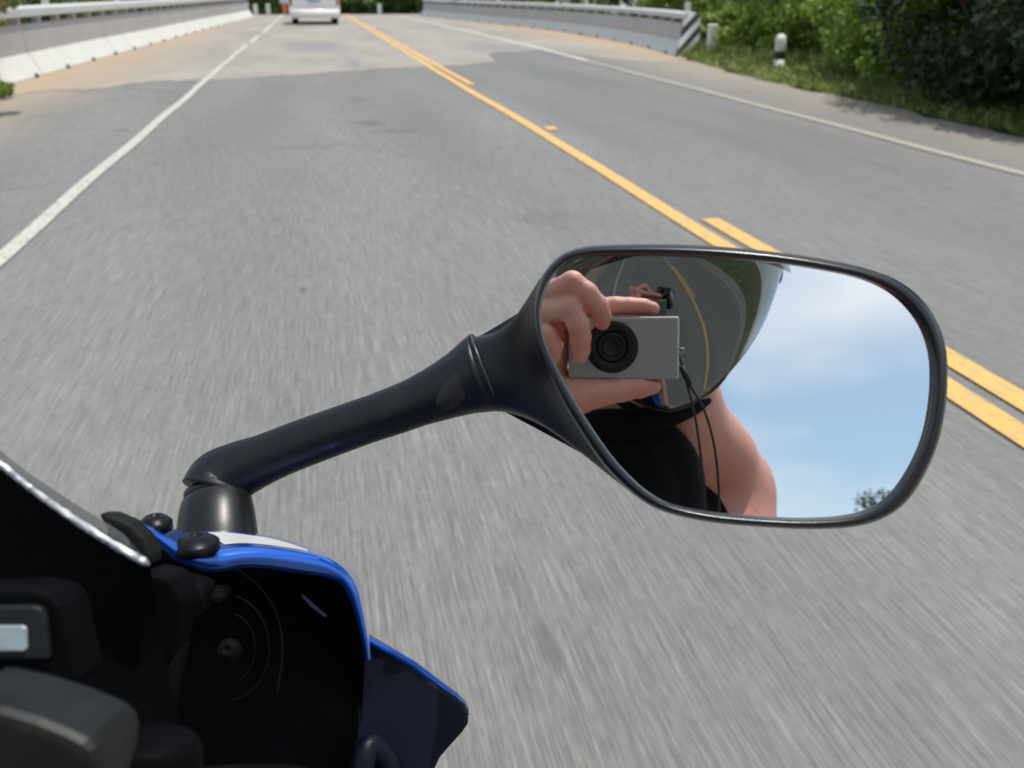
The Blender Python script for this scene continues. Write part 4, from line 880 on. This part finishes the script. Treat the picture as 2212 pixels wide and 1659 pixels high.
# brow peak above the visor
pk = []
for q in np.linspace(0, 1, 6):
    row = []
    for a in np.linspace(R(-80), R(80), 49):
        zl = .012-.036*abs(math.sin(a))**1.2; zt_ = .085*max(0, math.cos(a))**.6-.012; row.append(H((.150+.004*q)*math.sin(a), (.166+.012*q)*math.cos(a)-.004, zt_*(1-q)+zl*q))
    pk.append(row)
v, f = loft(pk, False); o = mesh_obj('brow_peak', v, f, HLM, hm); s2 = o.modifiers.new('t', 'SOLIDIFY'); s2.thickness = .003
for sx in (-1, 1):
    v, f = ellipsoid(H(sx*.050, .035, -.100), (.022, .045, .048), [hx, hf, hz]); mesh_obj('cheek_pad', v, f, CLO, hm)
    v, f = ellipsoid(H(sx*.139, .0, -.015), (.006, .02, .02), [hx, hf, hz]); mesh_obj('pivot_cap', v, f, HTR, hm)
    v, f = tube(spline([H(sx*.095, .0, -.085), H(sx*.074, .02, -.125), H(sx*.045, .04, -.155), H(0, .05, -.165)], 20), .006, 10, True, .25); mesh_obj('chin_strap', v, f, CLO, hm)
# neck cloth in the shade under the helmet
v, f = tube(spline([V(1230, 960, 1.20), V(1290, 930, 1.19), V(1360, 918, 1.19), V(1430, 903, 1.21), V(1495, 884, 1.25), V(1532, 866, 1.29)], 24), np.r_[np.linspace(.030, .015, 15), np.linspace(.014, .004, 9)], 14, True); mesh_obj('neck_cloth', v, f, CLO, rider)

# ------------------------------------------------------------------ compact camera in the raised hand
kam = thing('compact_camera', 'silver compact camera with a black lens ring held at the mirror', 'camera', tuple(C0-fw*.02))
SIL = mat('silver_anodised', (0.30, 0.298, 0.285), 0.45, 0.5); LBK = mat('lens_black', (0.007, 0.008, 0.008), 0.4, 0.0, Specular_IOR_Level=.3); LBR = mat('lens_ring', (0.006, 0.006, 0.006), 0.30, 0.0, Specular_IOR_Level=.35); LGL = mat('lens_glass', (0.01, 0.012, 0.02), 0.02)
def K(x, y, z): return C0+rt*x+up*y-fw*z                      # z behind the pinhole
hw0, hw1 = -.0385, .0572                                      # body edges either side of the lens
cb = merge(loft([[K(x, y, z) for x, y in ((hw0, -.0285), (hw1, -.0285), (hw1, .0262), (hw0, .0262))] for z in (.0075, .0255)], True, True, True))
o = mesh_obj('body', cb[0], cb[1], SIL, kam, smooth=False); bevel(o, .0020, 3)
def kdisc(name, prof, m, par, n_=64, c=(0, 0)):
    rings = [[K(c[0]+r*math.cos(a), c[1]+r*math.sin(a), z) for a in np.linspace(0, 2*math.pi, n_, endpoint=False)] for r, z in prof]
    v_, f_ = loft(rings, True, True, True); return mesh_obj(name, v_, f_, m, par)
kdisc('lens_surround', [(.0228, .0078), (.0228, .0068), (.0222, .0062), (.014, .0060), (.0138, .0066)], LBK, kam)
kdisc('lens_barrel', [(.0125, .008), (.0125, .0056), (.0118, .0050), (.0100, .0050), (.0094, .0056)], LBR, kam)
kdisc('lens_barrel', [(.0088, .008), (.0088, .0050), (.0082, .0046), (.0070, .0046), (.0066, .0052)], LBK, kam)
kdisc('lens_glass', [(.0062, .0060), (.0050, .0056), (.0025, .0054), (.0005, .0053)], LGL, kam)
kdisc('flash', [(.0030, .0078), (.0030, .0072), (.0026, .0071)], mat('flash_window', (.2, .2, .19), .3), kam, 24, (.012, .0195))
o = mesh_obj('strap_lug', *tube([K(hw1, -.002, .012), K(hw1+.0045, -.0015, .012), K(hw1+.005, -.006, .013), K(hw1, -.0065, .013)], .0009, 10), SIL, kam)
kv = lambda x, y, t: V(1080+x*.3906, 504+y*.3906, t)
CRD = mat('black_cord', (.008, .008, .009), .7)
cd = thing('wrist_strap', 'thin black wrist strap looped from the silver camera', 'strap', tuple(kv(980, 640, .875)))
v, f = tube(spline([kv(974, 622, .868), kv(990, 670, .868), kv(1010, 730, .868)], 12), .0010, 8); mesh_obj('cord', v, f, CRD, cd)
v, f = tube([kv(1006, 735, .868), kv(1030, 790, .868), kv(1054, 840, .868)], [.0026, .0030, .0024], 10); mesh_obj('slider', v, f, CRD, cd)
for pts in ([(1045, 830), (1095, 910), (1140, 1000), (1178, 1130), (1200, 1260), (1212, 1400), (1214, 1560), (1210, 1800)], [(1035, 830), (1062, 930), (1084, 1030), (1104, 1160), (1120, 1300), (1132, 1440), (1136, 1560), (1140, 1800)]):
    v, f = tube(spline([kv(x, y, .868) for x, y in pts], 40), .00115, 8); mesh_obj('cord', v, f, CRD, cd)
# a few grains of dirt on the rim are left to the materials
